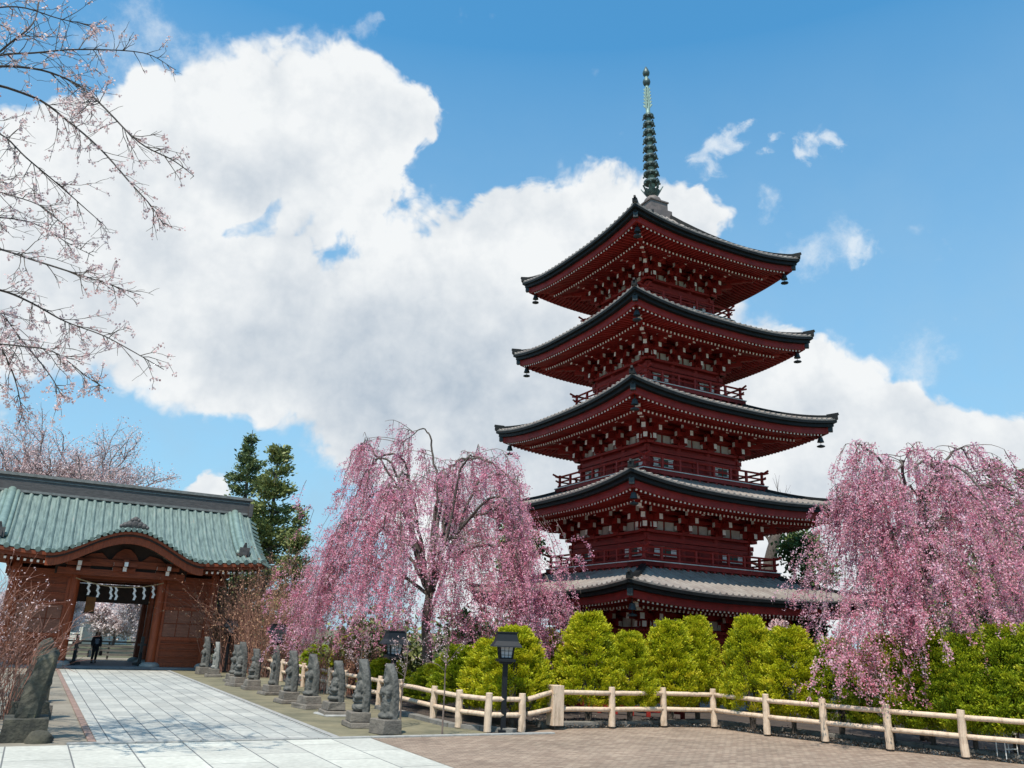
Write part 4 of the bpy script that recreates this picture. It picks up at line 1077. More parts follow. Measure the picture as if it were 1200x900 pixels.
for z0, z1 in ((.36, .52), (.72, .95)):
    b = MB(); b.tube([(0, 0, z0+.05), tuple(np.append(rf[1]-rf[0], z1))], .062, 10); b.build('rail', FENCE, t, smooth=True)

# ================================================================== LAMPS
def make_lamp(label, loc, rz, h=2.42):
    t = thing('lamp_post', label, 'lamp', loc, rz, 'black lantern posts')
    b = MB(); b.box((0, 0, (h-.72)/2), (.125, .125, h-.72)); b.box((0, 0, .03), (.24, .24, .06)); b.build('post', LAMPM, t, bevel=.006)
    z = h-.72
    b = MB(); b.box((0, 0, z+.03), (.46, .46, .07)); b.box((0, 0, z-.03), (.3, .3, .05)); b.build('tray', LAMPM, t, bevel=.006)
    # tapered glass box
    g_ = MB(); V = []
    for zz, hw in ((z+.07, .135), (z+.36, .175)): V += [(-hw, -hw, zz), (hw, -hw, zz), (hw, hw, zz), (-hw, hw, zz)]
    g_.add(V, [(0, 1, 5, 4), (1, 2, 6, 5), (2, 3, 7, 6), (3, 0, 4, 7), (3, 2, 1, 0), (4, 5, 6, 7)]); gl = g_.build('glass', PANE, t)
    f = MB()
    for q in range(4):
        a = q*PI/2; ca, sa = math.cos(a), math.sin(a)
        def R_(x, y, zz): return (x*ca-y*sa, x*sa+y*ca, zz)
        f.beam(R_(-.145, -.145, z+.06), R_(-.188, -.188, z+.38), .035, .035)
        for u in (-.33, .33): f.beam(R_(u*.135, -.140, z+.07), R_(u*.175, -.180, z+.37), .010, .010)
        for v in (.16, .26): hw = .135+.04*(v-.07)/.29; f.beam(R_(-hw, -hw-.005, z+v), R_(hw, -hw-.005, z+v), .010, .010)
        f.beam(R_(-.2, -.185, z+.375), R_(.2, -.185, z+.375), .03, .035); f.beam(R_(-.15, -.142, z+.085), R_(.15, -.142, z+.085), .025, .03)
    f.build('frame', LAMPM, t)
    r = MB(); prof = [(.375, .345, z+.355), (.365, .335, z+.385), (.285, .245, z+.50), (.25, .20, z+.68), (.25, .20, z+.72)]
    V = []
    for hx, hy, zz in prof: V += [(-hx, -hy, zz), (hx, -hy, zz), (hx, hy, zz), (-hx, hy, zz)]
    F = [(3, 2, 1, 0)]+[(i*4+j, i*4+(j+1) % 4, i*4+4+(j+1) % 4, i*4+4+j) for i in range(len(prof)-1) for j in range(4)]+[tuple(len(prof)*4-4+j for j in range(4))]
    r.add(V, F); r.box((0, 0, z+.715), (.56, .44, .03)); r.build('lamp_roof', LAMPM, t)
    return t
make_lamp('black lantern post standing alone in front of the fence at the plaza edge', gnd(589, 858), rad(8), 2.40)
make_lamp('black lantern post directly behind the nearest stone figure', gnd(456, 842), rad(24), 2.32)
make_lamp('black lantern post halfway along the row of stone figures', gnd(318, 805), rad(29), 2.40)
make_lamp('black lantern post beside the right corner of the gate', st(44.6, 8.9), rad(29), 2.55)

# ================================================================== VEGETATION
def smooth_path(pts, n=4):
    """Catmull-Rom through the points"""
    P = [np.array(p, float) for p in pts]; P = [2*P[0]-P[1]]+P+[2*P[-1]-P[-2]]; out = []
    for i in range(1, len(P)-2):
        for k in range(n):
            t = k/n; a, b, c, d = P[i-1], P[i], P[i+1], P[i+2]
            out.append(.5*((2*b)+(-a+c)*t+(2*a-5*b+4*c-d)*t*t+(-a+3*b-3*c+d)*t**3))
    out.append(P[-2]); return np.array(out)

# ---- golden arborvitae hedge plants
def arbor_mesh(seed, h, r, n_clump=440, per=120, lo=.17):
    rng = np.random.default_rng(seed); P = []; D = []; T = []; Z = []; N = []
    lob = [(rng.uniform(0, 2*PI), rng.uniform(.2, .8), rng.uniform(.10, .22)) for _ in range(7)]
    for c in range(n_clump):
        v = rng.uniform(lo, 1)**.9; a = rng.uniform(0, 2*PI)
        prof = math.sqrt(max(0, 1-((v-.36)/.66)**2)) if v > .36 else .80+.20*math.sin(v/.36*PI/2)
        prof *= (1-.36*max(0, v-.35))
        rr = r*prof*(1+sum(k*math.exp(-((a-b0+PI) % (2*PI)-PI)**2/.18-((v-vv)/.16)**2) for b0, vv, k in lob)-.06)*rng.uniform(.70, 1.03)
        c0 = np.array((rr*math.cos(a), rr*math.sin(a), v*h)); ct = np.clip(.5+rng.normal()*.17, 0, 1)
        out = np.array((math.cos(a), math.sin(a), .9)); out /= np.linalg.norm(out)
        side = np.array((-math.sin(a), math.cos(a), 0))*math.cos(rng.uniform(-.9, .9)); 
        k = per; u = rng.normal(size=(k, 1)); w = rng.uniform(-.6, 1, size=(k, 1))
        pts = c0+side*u*.075+out*w*.17+rng.normal(size=(k, 3))*.028
        P.append(pts); D.append(np.tile(out, (k, 1))+side*u*.5); T.append(np.clip(ct+rng.normal(size=k)*.16+.10*w[:, 0], 0, 1)); Z.append(rng.uniform(.020, .040, k)); N.append(np.tile(np.array((math.cos(a), math.sin(a), .75)), (k, 1)))
    return np.vstack(P), np.vstack(D), np.hstack(T), np.hstack(Z), rng, np.vstack(N)
def arbor(name, seed, h, r, material):
    P, D, T, Z, rng, N = arbor_mesh(seed, h, r)
    return leaves_mesh(name, P, Z, material, T, rng, D, 2.0, .8, N)
AR_G = [arbor('foliage', 300+k, 2.6, .86+.06*k, ARBOR) for k in range(3)]
AR_D = [arbor('foliage', 320+k, 2.6, .90+.06*k, ARBORD) for k in range(3)]
def trunk_mesh(h, r, seed):
    rng = np.random.default_rng(seed); b = MB()
    for k in range(3):
        dx, dy = rng.normal(size=2)*.12
        b.tube([(dx*.2, dy*.2, -.05), (dx, dy, h*.3), (dx*2, dy*2, h*.7)], [r, r*.75, r*.3], 6)
    return b.mesh('trunk', [BARK2])
TRK = [trunk_mesh(2.6, .055, k) for k in range(2)]
fence_line = [np.array(p[:2]) for p in rf[1:]]
def behind(px, off):
    """ground point seen in column px, a given distance behind the plaza fence"""
    d = ray(px, 846); d2 = d[:2]/np.linalg.norm(d[:2])
    for a, c in zip(fence_line[:-1], fence_line[1:]):
        A = np.array([[d2[0], a[0]-c[0]], [d2[1], a[1]-c[1]]])
        try: t, u = np.linalg.solve(A, a)
        except Exception: continue
        if -.02 <= u <= 1.02: break
    return d2*(t+off)
hedge = [ # px, top y, half width px, golden, distance behind fence, label
 (632,738,36,1,1.1,'golden arborvitae just right of the lone black lantern'),
 (689,722,38,1,1.4,'tallest golden arborvitae with peaked top left of the pagoda corner'),
 (738,744,31,1,1.0,'low golden arborvitae below the pagoda corner, right of the tallest one'),
 (786,730,34,1,1.1,'dense golden arborvitae in front of the pagoda, left of a close pair'),
 (818,727,29,1,1.4,'golden arborvitae in front of the pagoda beside the dark gap in the hedge'),
 (883,727,34,1,1.1,'golden arborvitae right of the dark gap in the hedge'),
 (930,738,36,1,1.2,'rounded golden arborvitae at the right end of the golden group'),
 (985,752,33,0,1.6,'greener arborvitae half hidden behind hanging pink blossom'),
 (1045,748,38,0,1.2,'green arborvitae under the right weeping cherry, just right of the hanging blossom'),
 (1093,742,38,0,1.3,'green arborvitae behind the fence between two posts below the right cherry'),
 (1140,748,36,0,1.2,'green arborvitae behind the rightmost fence post in view'),
 (1186,738,40,0,1.2,'green arborvitae at the right edge of the view above the small white stand'),
 (1240,735,40,0,1.2,'green arborvitae farthest right in the hedge')]
def shrub(P, h, r, golden, seed, lab, group):
    t = thing('arborvitae', lab, 'shrub', (P[0], P[1], 0), seed*1.7, group)
    k = seed % 3; f = link('foliage', (AR_G if golden else AR_D)[k], t); s_ = r/(.86+.06*k); f.scale = (s_, s_, h/2.6)
    tr = link('trunk', TRK[seed % 2], t); tr.scale = (1, 1, h/2.6)
for k, (px, ty, hw, gold, off, lab) in enumerate(hedge):
    P = behind(px, off); h = zat(P, px, ty); r = hw/CF*np.linalg.norm(P)*.98
    shrub(P, h, r, gold, k, lab, 'hedge plants behind the plaza fence')
left_h = [(20.4,11.75,552,736,'golden-green arborvitae left of the lone black lantern',1,40),(21.6,11.7,515,748,'yellow-green arborvitae behind the slender sapling',1,34),(23.4,11.6,480,756,'green arborvitae behind the second lantern of the row',0,32),
          (25.6,11.8,440,778,'green arborvitae behind the fence below the big weeping cherry',0,30),(29.5,11.6,395,772,'small green arborvitae under the left skirt of the weeping cherry',0,26),(34.0,11.8,350,742,'yellow-green arborvitae beside the middle lantern of the row',1,24),(38.0,11.6,318,755,'small arborvitae near the gate end of the fence',0,20)]
for k, (s_, t_, px, ty, lab, gold, hw) in enumerate(left_h):
    P = np.array(st(s_, t_)); h = max(1.3, zat(P, px, ty)); r = hw/CF*np.linalg.norm(P)*1.05
    shrub(P, h, r, gold, k+20, lab, 'hedge plants behind the walkway fence')

# ---- weeping cherries
def squeeze_(p, keep_off):
    if keep_off is None: return p
    p = np.array(p, float)
    for dv, mx in keep_off:
        c = p[0]*dv[0]+p[1]*dv[1]
        if c > mx: p[:2] -= np.array(dv)*(c-mx)*.85
    return p
def weeping(name, label, base, H, R, seed, traced, n_limb, zmin, per_limb, mat_b, density=18, lean=(0, 0), trunk_top=.42, r0=.20, extra=(), keep_off=None, zlow=None):
    rng = np.random.default_rng(seed); t = thing(name, label, 'tree', (base[0], base[1], 0), 0, 'weeping cherry trees')
    O = np.array((base[0], base[1], 0)); tr = MB(); tw = MB(); starts = []
    zt = H*trunk_top; kn = [np.array((0, 0, -.1)), np.array((.08, .05, zt*.35)), np.array((-.06, .0, zt*.7)), np.array((lean[0], lean[1], zt))]
    tp = smooth_path(kn, 4); tr.tube(tp, np.linspace(r0, r0*.68, len(tp)), 10)
    limbs = []
    for k in range(n_limb):
        a = 2*PI*k/n_limb+rng.normal()*.2; ap = rng.uniform(.25, .60); zz = H*(1-.36*ap**1.5)*rng.uniform(.86, 1.0); re = R*rng.uniform(.75, 1.0)
        u = np.array((math.cos(a), math.sin(a), 0)); w = np.array((-math.sin(a), math.cos(a), 0))*rng.normal()*.35; re = min(re, R*.92)
        limbs.append([kn[3]-(0, 0, zt*rng.uniform(0, .3)), u*R*.16+w*.4+(0, 0, zt+(zz-zt)*.45), u*R*ap*.75+w*.8+(0, 0, zz*.97), u*R*(ap+.12)+w+(0, 0, zz), u*re*.88+w+(0, 0, zz-.12*H), u*re+w*1.2+(0, 0, zz-.26*H)])
    for q in traced:
        pts = [np.array(p)-O for p in q]
        limbs.append([kn[3]-(0, 0, .2)]+pts)
    for li, lb in enumerate(limbs):
        lb = [squeeze_(p, keep_off) for p in lb]; path = smooth_path(lb, 5); path[1:-1] += rng.normal(size=(len(path)-2, 3))*.035
        rr = np.linspace(r0*.36, .011, len(path)); tr.tube(path, rr, 6)
        n = per_limb
        for j in range(n):
            i0 = int(len(path)*rng.uniform(.30, .99)); p = path[min(i0, len(path)-1)]
            a = rng.uniform(0, 2*PI); L_ = rng.uniform(.35, 1.5)*R/4.2; d = np.array((math.cos(a), math.sin(a), rng.uniform(.0, .55)))
            outw = p*(1, 1, 0); no = np.linalg.norm(outw)+1e-6; d[:2] += outw[:2]/no*.35
            bp = [p, p+d*L_*.4, p+d*L_*.8+(0, 0, -.10*L_), p+d*L_*1.1+(0, 0, -.35*L_)]
            bp = [squeeze_(x_, keep_off) for x_ in bp]; bpath = smooth_path(bp, 2); tw.tube(bpath, np.linspace(.015, .006, len(bpath)), 4, 0, False)
            for q in range(rng.integers(3, 6)):
                starts.append(bpath[rng.integers(1, len(bpath))])
        for q in range(3): starts.append(path[-1-rng.integers(0, 3)])
    n_reg = len(starts)
    for (E0, cnt, sprd) in extra:
        for q in range(cnt): starts.append(np.array(E0)-O+rng.normal(size=3)*sprd)
    P = []; T = []; Z = []
    for si, s0 in enumerate(starts):
        if si < n_reg: s0 = squeeze_(s0, keep_off)
        rad_ = np.linalg.norm(s0[:2])+1e-6; out = np.array((s0[0]/rad_, s0[1]/rad_, 0))
        zl = zmin+rng.exponential(1.0)+.5*max(0, 1-rad_/R*1.1)
        if si >= n_reg and zlow: zl = zlow+rng.exponential(.35)
        Lm = s0[2]-zl
        if Lm < .25: continue
        hi = s0[2]/H; Ls = min(Lm, rng.uniform(.6, 3.6 if hi < .72 else 1.7)*H/9); drift = out*rng.uniform(.10, .62)*min(1, rad_/R+.15)+rng.normal(size=3)*(.13, .13, 0)
        n = max(4, int(Ls/.35)); ts = np.linspace(0, 1, n+1)
        path = s0+np.outer(ts**.7, drift)*Ls+np.outer(ts, (0, 0, -Ls)); path[1:] += np.cumsum(rng.normal(size=(n, 3))*(.022, .022, 0), 0)
        if keep_off and si < n_reg: path = np.array([squeeze_(q_, [(dv_, mx_+.45) for dv_, mx_ in keep_off]) for q_ in path])
        tw.tube(path, np.linspace(.010, .004, n+1), 3, 0, False)
        ct = np.clip(.5+rng.normal()*.15, .1, .9)
        for c_ in range(rng.integers(1, 4) if Ls > .8 else 0):     # side sprays hanging off the strand
            i_ = rng.integers(0, n); a_ = rng.normal(size=3)*(.8, .8, .1)+out*.5; a_ /= np.linalg.norm(a_); q_ = Ls*rng.uniform(.14, .42)
            sp_ = np.array([path[i_], path[i_]+a_*q_*.5+(0, 0, .03*q_), path[i_]+a_*q_*.85+(0, 0, -.28*q_), path[i_]+a_*q_+(0, 0, -.75*q_)])
            tw.tube(sp_, [.006, .005, .004, .003], 3, 0, False); K_ = int(q_*1.4*density*rng.uniform(.6, 1.4)); tt_ = rng.uniform(.1, 1, K_)*2.999; ii_ = tt_.astype(int); ff_ = (tt_-ii_)[:, None]
            cc_ = sp_[ii_]*(1-ff_)+sp_[ii_+1]*ff_; ct2 = np.clip(ct+rng.normal()*.12, 0, 1)
            for rep_ in range(3): P.append(cc_+rng.normal(size=(K_, 3))*.045); T.append(np.clip(ct2+rng.normal(size=K_)*.2, 0, 1)); Z.append(rng.uniform(.030, .058, K_))
        K = int(Ls*density*rng.uniform(.25, 1.15))
        ti = rng.uniform(.06, 1.02, K)**.85; idx = np.clip(ti*n, 0, n-1e-3).astype(int); fr = np.clip(ti*n-idx, 0, 1)[:, None]
        ctr = path[idx]*(1-fr)+path[idx+1]*fr
        for rep_ in range(3):
            P.append(ctr+rng.normal(size=(K, 3))*.058); T.append(np.clip(ct+rng.normal(size=K)*.20, 0, 1)); Z.append(rng.uniform(.030, .060, K))
    tr.build('trunk', BARK2, t, smooth=True); tw.build('twigs', TWIGG, t)
    P = np.vstack(P); link('blossoms_buds', leaves_mesh('blossoms_buds', P, np.hstack(Z), mat_b, np.hstack(T), rng, None, 1.15), t)
    return t
YB = 29.6
cb = at(499, 760, YB)
tz = [[at(490,650,YB), at(474,590,YB+.2), at(440,532,YB+.5), at(418,520,YB+.8), at(385,535,YB+1.2), at(366,560,YB+1.4)],
      [at(505,630,YB), at(512,580,YB+.2), at(508,535,YB+.3), at(503,508,YB+.3), at(490,505,YB+.2), at(470,520,YB)],
      [at(512,590,YB), at(528,548,YB+.4), at(550,535,YB+.5), at(568,540,YB+.4), at(580,560,YB+.4)],
      [at(515,650,YB), at(545,612,YB-.6), at(580,596,YB-1.2), at(612,588,YB-1.8), at(636,598,YB-2.2), at(650,618,YB-2.4)],
      [at(520,660,YB), at(560,640,YB-1), at(610,645,YB-1.8), at(640,672,YB-2.2), at(665,705,YB-2.4)],
      [at(485,660,YB), at(440,612,YB+.6), at(390,612,YB+1.5), at(355,640,YB+2.3), at(335,680,YB+2.8)],
      [at(480,680,YB), at(420,660,YB+.8), at(375,670,YB+1.8), at(342,705,YB+2.6)],
      [at(495,660,YB-.4), at(470,620,YB-.8), at(455,610,YB-1.0), at(430,640,YB-1.0), at(415,690,YB-.9)],
      [at(505,660,YB-1), at(530,630,YB-2), at(550,640,YB-2.5), at(570,680,YB-2.8)]]
weeping('weeping_cherry', 'broad pink weeping cherry in bloom between the gate and the pagoda', cb, 9.25, 4.9, 11, tz, 13, 1.25, 10, BLOSSOM2, density=18, r0=.20, trunk_top=.40, keep_off=[((-eT[0], -eT[1]), 2.2), ((1, 0), 2.9)],
        extra=[(at(378,680,YB+1.6), 36, (.55, .5, .6)), (at(354,700,YB+2.2), 14, (.3, .4, .4)), (at(400,640,YB+1.6), 24, (.7, .6, .6)), (at(440,600,YB+.6), 16, (.8, .7, .6)), (at(560,712,YB-1.4), 24, (1.0, .4, .25)), (at(480,715,YB-.6), 22, (.8, .4, .25)), (at(630,715,YB-2.0), 14, (.5, .3, .25)), (at(632,655,YB-2.0), 14, (.45, .3, .35)), (at(618,606,YB-1.8), 7, (.5, .2, .08)), (at(450,690,YB-.4), 26, (.8, .4, .5)), (at(520,690,YB-1.5), 20, (.7, .4, .4)), (at(590,690,YB-2.0), 26, (.8, .4, .5)), (at(405,735,YB-.2), 14, (.4, .3, .4)), (at(430,755,28.0), 10, (.35, .3, .3)), (at(630,700,YB-2.4), 22, (.5, .4, .4)), (at(372,705,YB+1.8), 12, (.35, .4, .4))])
YR = 24.3
rb_ = at(1076, 770, YR)
tz2 = [[at(1060,640,YR), at(1045,560,YR-.2), at(1020,530,YR-.4), at(1000,522,YR-.5), at(985,545,YR-.7), at(972,580,YR-.8)],
       [at(1085,620,YR), at(1095,560,YR-.2), at(1090,538,YR-.2), at(1075,526,YR-.2), at(1055,535,YR-.4)],
       [at(1095,600,YR), at(1110,540,YR+.2), at(1125,527,YR+.2), at(1140,545,YR+.2), at(1150,575,YR)],
       [at(1100,620,YR), at(1150,570,YR), at(1185,575,YR-.2), at(1215,600,YR-.2), at(1240,650,YR-.3)],
       [at(1055,650,YR-.4), at(1010,590,YR-.9), at(985,590,YR-1.2), at(968,600,YR-1.4), at(958,618,YR-1.5)],
       [at(1060,680,YR-.8), at(1020,690,YR-1.8), at(990,700,YR-2.2), at(972,725,YR-2.5)],
       [at(1065,650,YR-.8), at(1045,620,YR-1.6), at(1030,640,YR-2.1), at(1020,690,YR-2.5)],
       [at(1085,650,YR-.8), at(1110,600,YR-1.6), at(1130,620,YR-2.1), at(1140,670,YR-2.5)],
       [at(1090,640,YR-.6), at(1080,580,YR-1.4), at(1085,580,YR-1.9), at(1090,640,YR-2.4)]]
weeping('weeping_cherry', 'tall rounded pink weeping cherry drooping over the hedge at the right', rb_, 8.5, 3.4, 12, tz2, 12, 1.7, 10, BLOSSOM, density=19, r0=.18, trunk_top=.42, keep_off=[((-1, 0), 1.45)], zlow=.95,
        extra=[(at(1012,725,YR-2.6), 22, (.34, .2, .3)), (at(1035,765,YR-2.75), 9, (.18, .12, .2)), (at(1000,735,YR-2.3), 9, (.25, .3, .3)), (at(1100,705,YR-2.3), 16, (.6, .3, .3)), (at(1185,700,YR-2.2), 22, (.5, .4, .5)), (at(988,690,YR-1.8), 9, (.25, .3, .5))])

# ---- branching trees with fine twigs
def grow(mb, p, d, L_, r, lvl, rng, tips, up=.05, spread=.75, kids=(3, 5), wob=.16, ratio=.66, nseg=5):
    pts = [np.array(p, float)]; d = d/np.linalg.norm(d)
    for i in range(nseg):
        d = d+rng.normal(size=3)*wob+np.array((0, 0, up)); d /= np.linalg.norm(d); pts.append(pts[-1]+d*L_/nseg)
    mb.tube(pts, np.linspace(r, r*.55 if lvl else r*.3, nseg+1), 7 if r > .06 else (5 if r > .02 else 3), 0, False)
    if lvl == 0:
        for q in pts[1:]: tips.append(q)
        return
    if lvl == 1: tips.append(pts[-1])
    for c in range(rng.integers(kids[0], kids[1]+1)):
        k = rng.uniform(.35, 1.0); i = min(nseg-1, int(k*nseg)); q = pts[i]+(pts[i+1]-pts[i])*(k*nseg-i)
        a = rng.normal(size=3); a -= d*(a@d); a /= np.linalg.norm(a)
        nd = d*math.cos(spread)+a*math.sin(spread*rng.uniform(.6, 1.2))
        grow(mb, q, nd, L_*ratio*rng.uniform(.75, 1.15), max(.005, r*.52), lvl-1, rng, tips, up, spread, kids, wob, ratio, nseg)
    grow(mb, pts[-1], d, L_*ratio, max(.005, r*.55), lvl-1, rng, tips, up, spread, kids, wob, ratio, nseg)
def branch_tree(name, label, base, h_tr, r, seed, L0, lvl, bark, leaf=None, n_leaf=3, lsize=(.08, .16), jit=.12, group=None, n_main=5, rmin=.0, tilt=(0, 0), leafname='blossoms_buds', up=.05, keep=1.0, spread=.75):
    rng = np.random.default_rng(seed); t = thing(name, label, 'tree', (base[0], base[1], 0), 0, group); mb = MB(); tips = []
    top = np.array((tilt[0], tilt[1], h_tr)); mb.tube(smooth_path([(0, 0, -.1), top*.5+(.08, .05, 0), top], 3), np.linspace(r, r*.7, 7), 9, 0, False)
    for k in range(n_main):
        a = 2*PI*k/n_main+rng.normal()*.3; d = np.array((math.cos(a)*.8, math.sin(a)*.8, rng.uniform(.55, 1.3)))
        grow(mb, top-(0, 0, rng.uniform(0, .15)*h_tr), d, L0*rng.uniform(.8, 1.15), r*.55, lvl, rng, tips, up=up, spread=spread)
    mb.build('trunk', bark, t, smooth=True)
    if leaf is not None:
        tips = np.array(tips); tips = tips[rng.uniform(size=len(tips)) < keep]
        P = np.repeat(tips, n_leaf, 0); P = P+rng.normal(size=P.shape)*jit; n = len(P)
        tt = np.repeat(np.clip(.5+rng.normal(size=len(tips))*.15, 0, 1), n_leaf)
        link(leafname, leaves_mesh(leafname, P, rng.uniform(*lsize, n), leaf, np.clip(tt+rng.normal(size=n)*.15, 0, 1), rng, None, 1.2), t)
    return t

# ---- big cherry whose boughs come into the view at the upper left
def big_cherry():
    rng = np.random.default_rng(21); D0 = 15.0
    B0 = np.array((-15.6, 15.6, 0)); t = thing('cherry_tree', 'old cherry tree reaching in from the upper left with dark boughs and sparse pale blossom', 'tree', B0, 0)
    tr = MB(); tw = MB(); bl = []; 
    tr.tube(smooth_path([(0, 0, -.2), (.1, .1, 3), (-.1, .2, 6), (.2, .1, 9), (.3, .2, 12.5)], 4), np.linspace(.42, .12, 17), 12)
    traces = [ ([(-90,130),(-30,85),(10,52),(38,28),(46,0),(50,-40)], 14.2, .05, .5),
      ([(-100,110),(-40,80),(0,65),(40,62),(93,58),(168,62),(206,82)], 14.0, .05, .8),
      ([(-100,150),(-30,85),(37,80),(87,97),(118,122),(162,166),(203,188),(227,206)], 13.4, .05, .8),
      ([(-100,170),(-40,100),(37,113),(81,143),(118,175),(156,218),(176,240),(194,266)], 14.6, .055, 1.2),
      ([(-110,240),(-40,150),(0,157),(31,185),(68,216),(103,247),(120,262)], 15.2, .04, .7),
      ([(-120,300),(-40,285),(0,292),(37,304),(87,320),(124,332),(165,346)], 13.8, .05, .8),
      ([(-120,320),(-50,335),(0,340),(37,355),(75,376),(118,392),(149,408),(192,433)], 14.4, .045, 1.3),
      ([(-120,330),(-50,350),(0,368),(25,398),(56,436),(74,466)], 14.8, .04, 2.6),
      ([(-120,350),(-60,370),(-10,395),(12,430),(22,462),(26,490)], 15.4, .04, 3.4),
      ([(-120,340),(-40,395),(20,405),(62,412),(100,440),(118,452)], 14.0, .035, 1.4),
      ([(-120,60),(-60,10),(-20,-15),(20,-30),(80,-25)], 14.5, .05, .5),
      ([(-120,220),(-50,205),(0,225),(45,240),(80,268)], 13.6, .035, .7),
      ([(-100,60),(-30,18),(20,8),(70,22),(110,30)], 13.2, .035, .6),
      ([(-120,280),(-60,265),(-10,255),(40,262),(80,285),(110,300)], 15.6, .035, .7) ]
    def side_twigs(path, r0, dens, heavy, lvl=0):
        seg = np.linalg.norm(np.diff(path, axis=0), axis=1); tot = seg.sum(); n = int(tot*dens)
        for k in range(n):
            u = rng.uniform(.12, 1.0); i = min(len(path)-2, int(u*(len(path)-1))); f = u*(len(path)-1)-i
            p = path[i]*(1-f)+path[i+1]*f; d = path[i+1]-path[i]; d /= np.linalg.norm(d)
            a = rng.normal(size=3); a -= d*(a@d); a /= np.linalg.norm(a); ang = rng.uniform(.4, 1.0)
            nd = d*math.cos(ang)+a*math.sin(ang); L_ = (rng.uniform(.25, 1.1)*(1.3-.85*u) if lvl == 0 else rng.uniform(.12, .42))
            pts = [p]
            for q in range(4):
                nd = nd+rng.normal(size=3)*.14+np.array((0, 0, -.03)); nd /= np.linalg.norm(nd); pts.append(pts[-1]+nd*L_/4)
            tw.tube(pts, np.linspace(.010 if lvl == 0 else .006, .0035, 5), 3, 0, False)
            if lvl == 0: side_twigs(np.array(pts), .01, 5.0, heavy, 1)
            if rng.uniform() < .34*heavy:
                for q in range(rng.integers(1, 3)):
                    c = pts[rng.integers(2, 5)]; bl.append(c+rng.normal(size=3)*.02)
            if rng.uniform() < .5: bl.append(pts[-1])
    for px, dep, r, heavy in traces:
        w = [at(x, y, dep+.9*math.sin(i*1.3+dep*5)) - B0 for i, (x, y) in enumerate(px)]
        z0 = max(3.0, min(11.5, w[0][2]-1.2)); path = smooth_path([np.array((.1, .1, z0)), ]+w, 5)
        tr.tube(path, np.concatenate([np.linspace(r*1.9, r*.62, 6), np.linspace(r*.58, .007, len(path)-6)]), 6)
        side_twigs(path[len(path)//4:], r, 5.2, heavy)
    # the rest of the crown, outside the view to the left and behind
    tips = []
    for k in range(7):
        a = rad(95+k*33); d = np.array((math.cos(a), math.sin(a), rng.uniform(.2, .7)))
        grow(tr, (0, 0, rng.uniform(4, 10)), d, 3.0, .13, 3, rng, tips, up=.02, spread=.7)
    tips = np.array(tips); bl2 = tips[rng.uniform(size=len(tips)) < .7]
    tr.build('trunk', BARK, t, smooth=True); tw.build('twigs', BARK2, t)
    B = np.vstack([np.array(bl), bl2]); P = np.repeat(B, 7, 0); P = P+rng.normal(size=P.shape)*.028; n = len(P)
    link('blossoms_buds', leaves_mesh('blossoms_buds', P, rng.uniform(.028, .055, n), PALEBL, np.clip(rng.normal(size=n)*.22+.5, 0, 1), rng, None, 1.1), t)
big_cherry()

# ---- trees farther off
P = at(92, 520, 62); branch_tree('cherry_tree', 'wide pale cherry tree with fine grey-pink twigs behind the gate roof', P, 6.5, .42, 31, 4.7, 4, BARK3, PALEBL, 4, (.06, .13), .26, n_main=8, up=.02, keep=.5)
for k, (px, Y, lab) in enumerate([(136, 78, 'blooming pale cherry far beyond the gate, in the middle of the opening'), (176, 76, 'blooming pale cherry far beyond the gate, right in the opening'), (48, 66, 'blooming pale cherry beyond the gate, hidden mostly by its left bay')]):
    branch_tree('cherry_tree', lab, at(px, 730, Y), 1.3, .16, 40+k, 1.9, 3, BARK3, WHITEBL, 7, (.13, .26), .34, group='blooming cherries beyond the gate', n_main=6, up=.0)
def conifer(label, base, H, R, seed, material, layers=15, group=None, gap=.0, zlo=.12):
    rng = np.random.default_rng(seed); t = thing('conifer', label, 'tree', (base[0], base[1], 0), 0, group); mb = MB(); P = []; D = []; T = []
    mb.tube([(0, 0, -.1), (.05*R, 0, H*.5), (0, 0, H*.985)], [H*.018+.06, H*.011+.03, .02], 8)
    for k in range(layers):
        v = zlo+(1-zlo)*(k+rng.uniform(-.3, .3))/layers; z = v*H
        if v >= .99: continue
        rr = R*((1-v)**.9+.05)*rng.uniform(.55, 1.18); nb = rng.integers(6, 10); a0 = rng.uniform(0, 6.3)
        for j in range(nb):
            if rng.uniform() < gap: continue
            a = a0+2*PI*j/nb+rng.normal()*.25; L_ = rr*rng.uniform(.65, 1.1); d = np.array((math.cos(a), math.sin(a), .40*(v-.30)+rng.normal()*.12))
            pts = [np.array((0, 0, z)), np.array((0, 0, z))+d*L_*.5+(0, 0, -.05*L_), np.array((0, 0, z))+d*L_+(0, 0, .10*L_)]
            mb.tube(pts, [.05+.01*L_, .035, .012], 4, 0, False)
            n = int(40+130*L_/max(R, 1)*(R/2.5)); u = rng.uniform(.22, 1.05, n); ct = np.clip(.5+rng.normal()*.18, 0, 1)
            c = np.outer(1-u, pts[0])+np.outer(u, pts[2])+rng.normal(size=(n, 3))*(.15, .15, .15); side = np.array((-math.sin(a), math.cos(a), 0))
            c = c+side*(rng.normal(size=(n, 1))*.22*L_*(1.1-u[:, None]*.7)) + np.array((0, 0, 1))*rng.normal(size=(n, 1))*.10+(0, 0, -.02)
            P.append(c); D.append(np.tile(d+np.array((0, 0, .25)), (n, 1))); T.append(np.clip(ct+rng.normal(size=n)*.2, 0, 1))
    mb.build('trunk', BARK2, t)
    P = np.vstack(P); n = len(P); link('needles', leaves_mesh('needles', P, rng.uniform(.08, .17, n)*(R/3)**.5, material, np.hstack(T), rng, np.vstack(D), 1.9, 1.0), t)
def top_h(px, py, Y): return at(px, py, Y)[2]
conifer('tall dark conifer rising behind the right end of the gate roof', at(296, 505, 60), top_h(296, 500, 60), 4.6, 51, CONIF, 17, 'conifers behind the gate', .34)
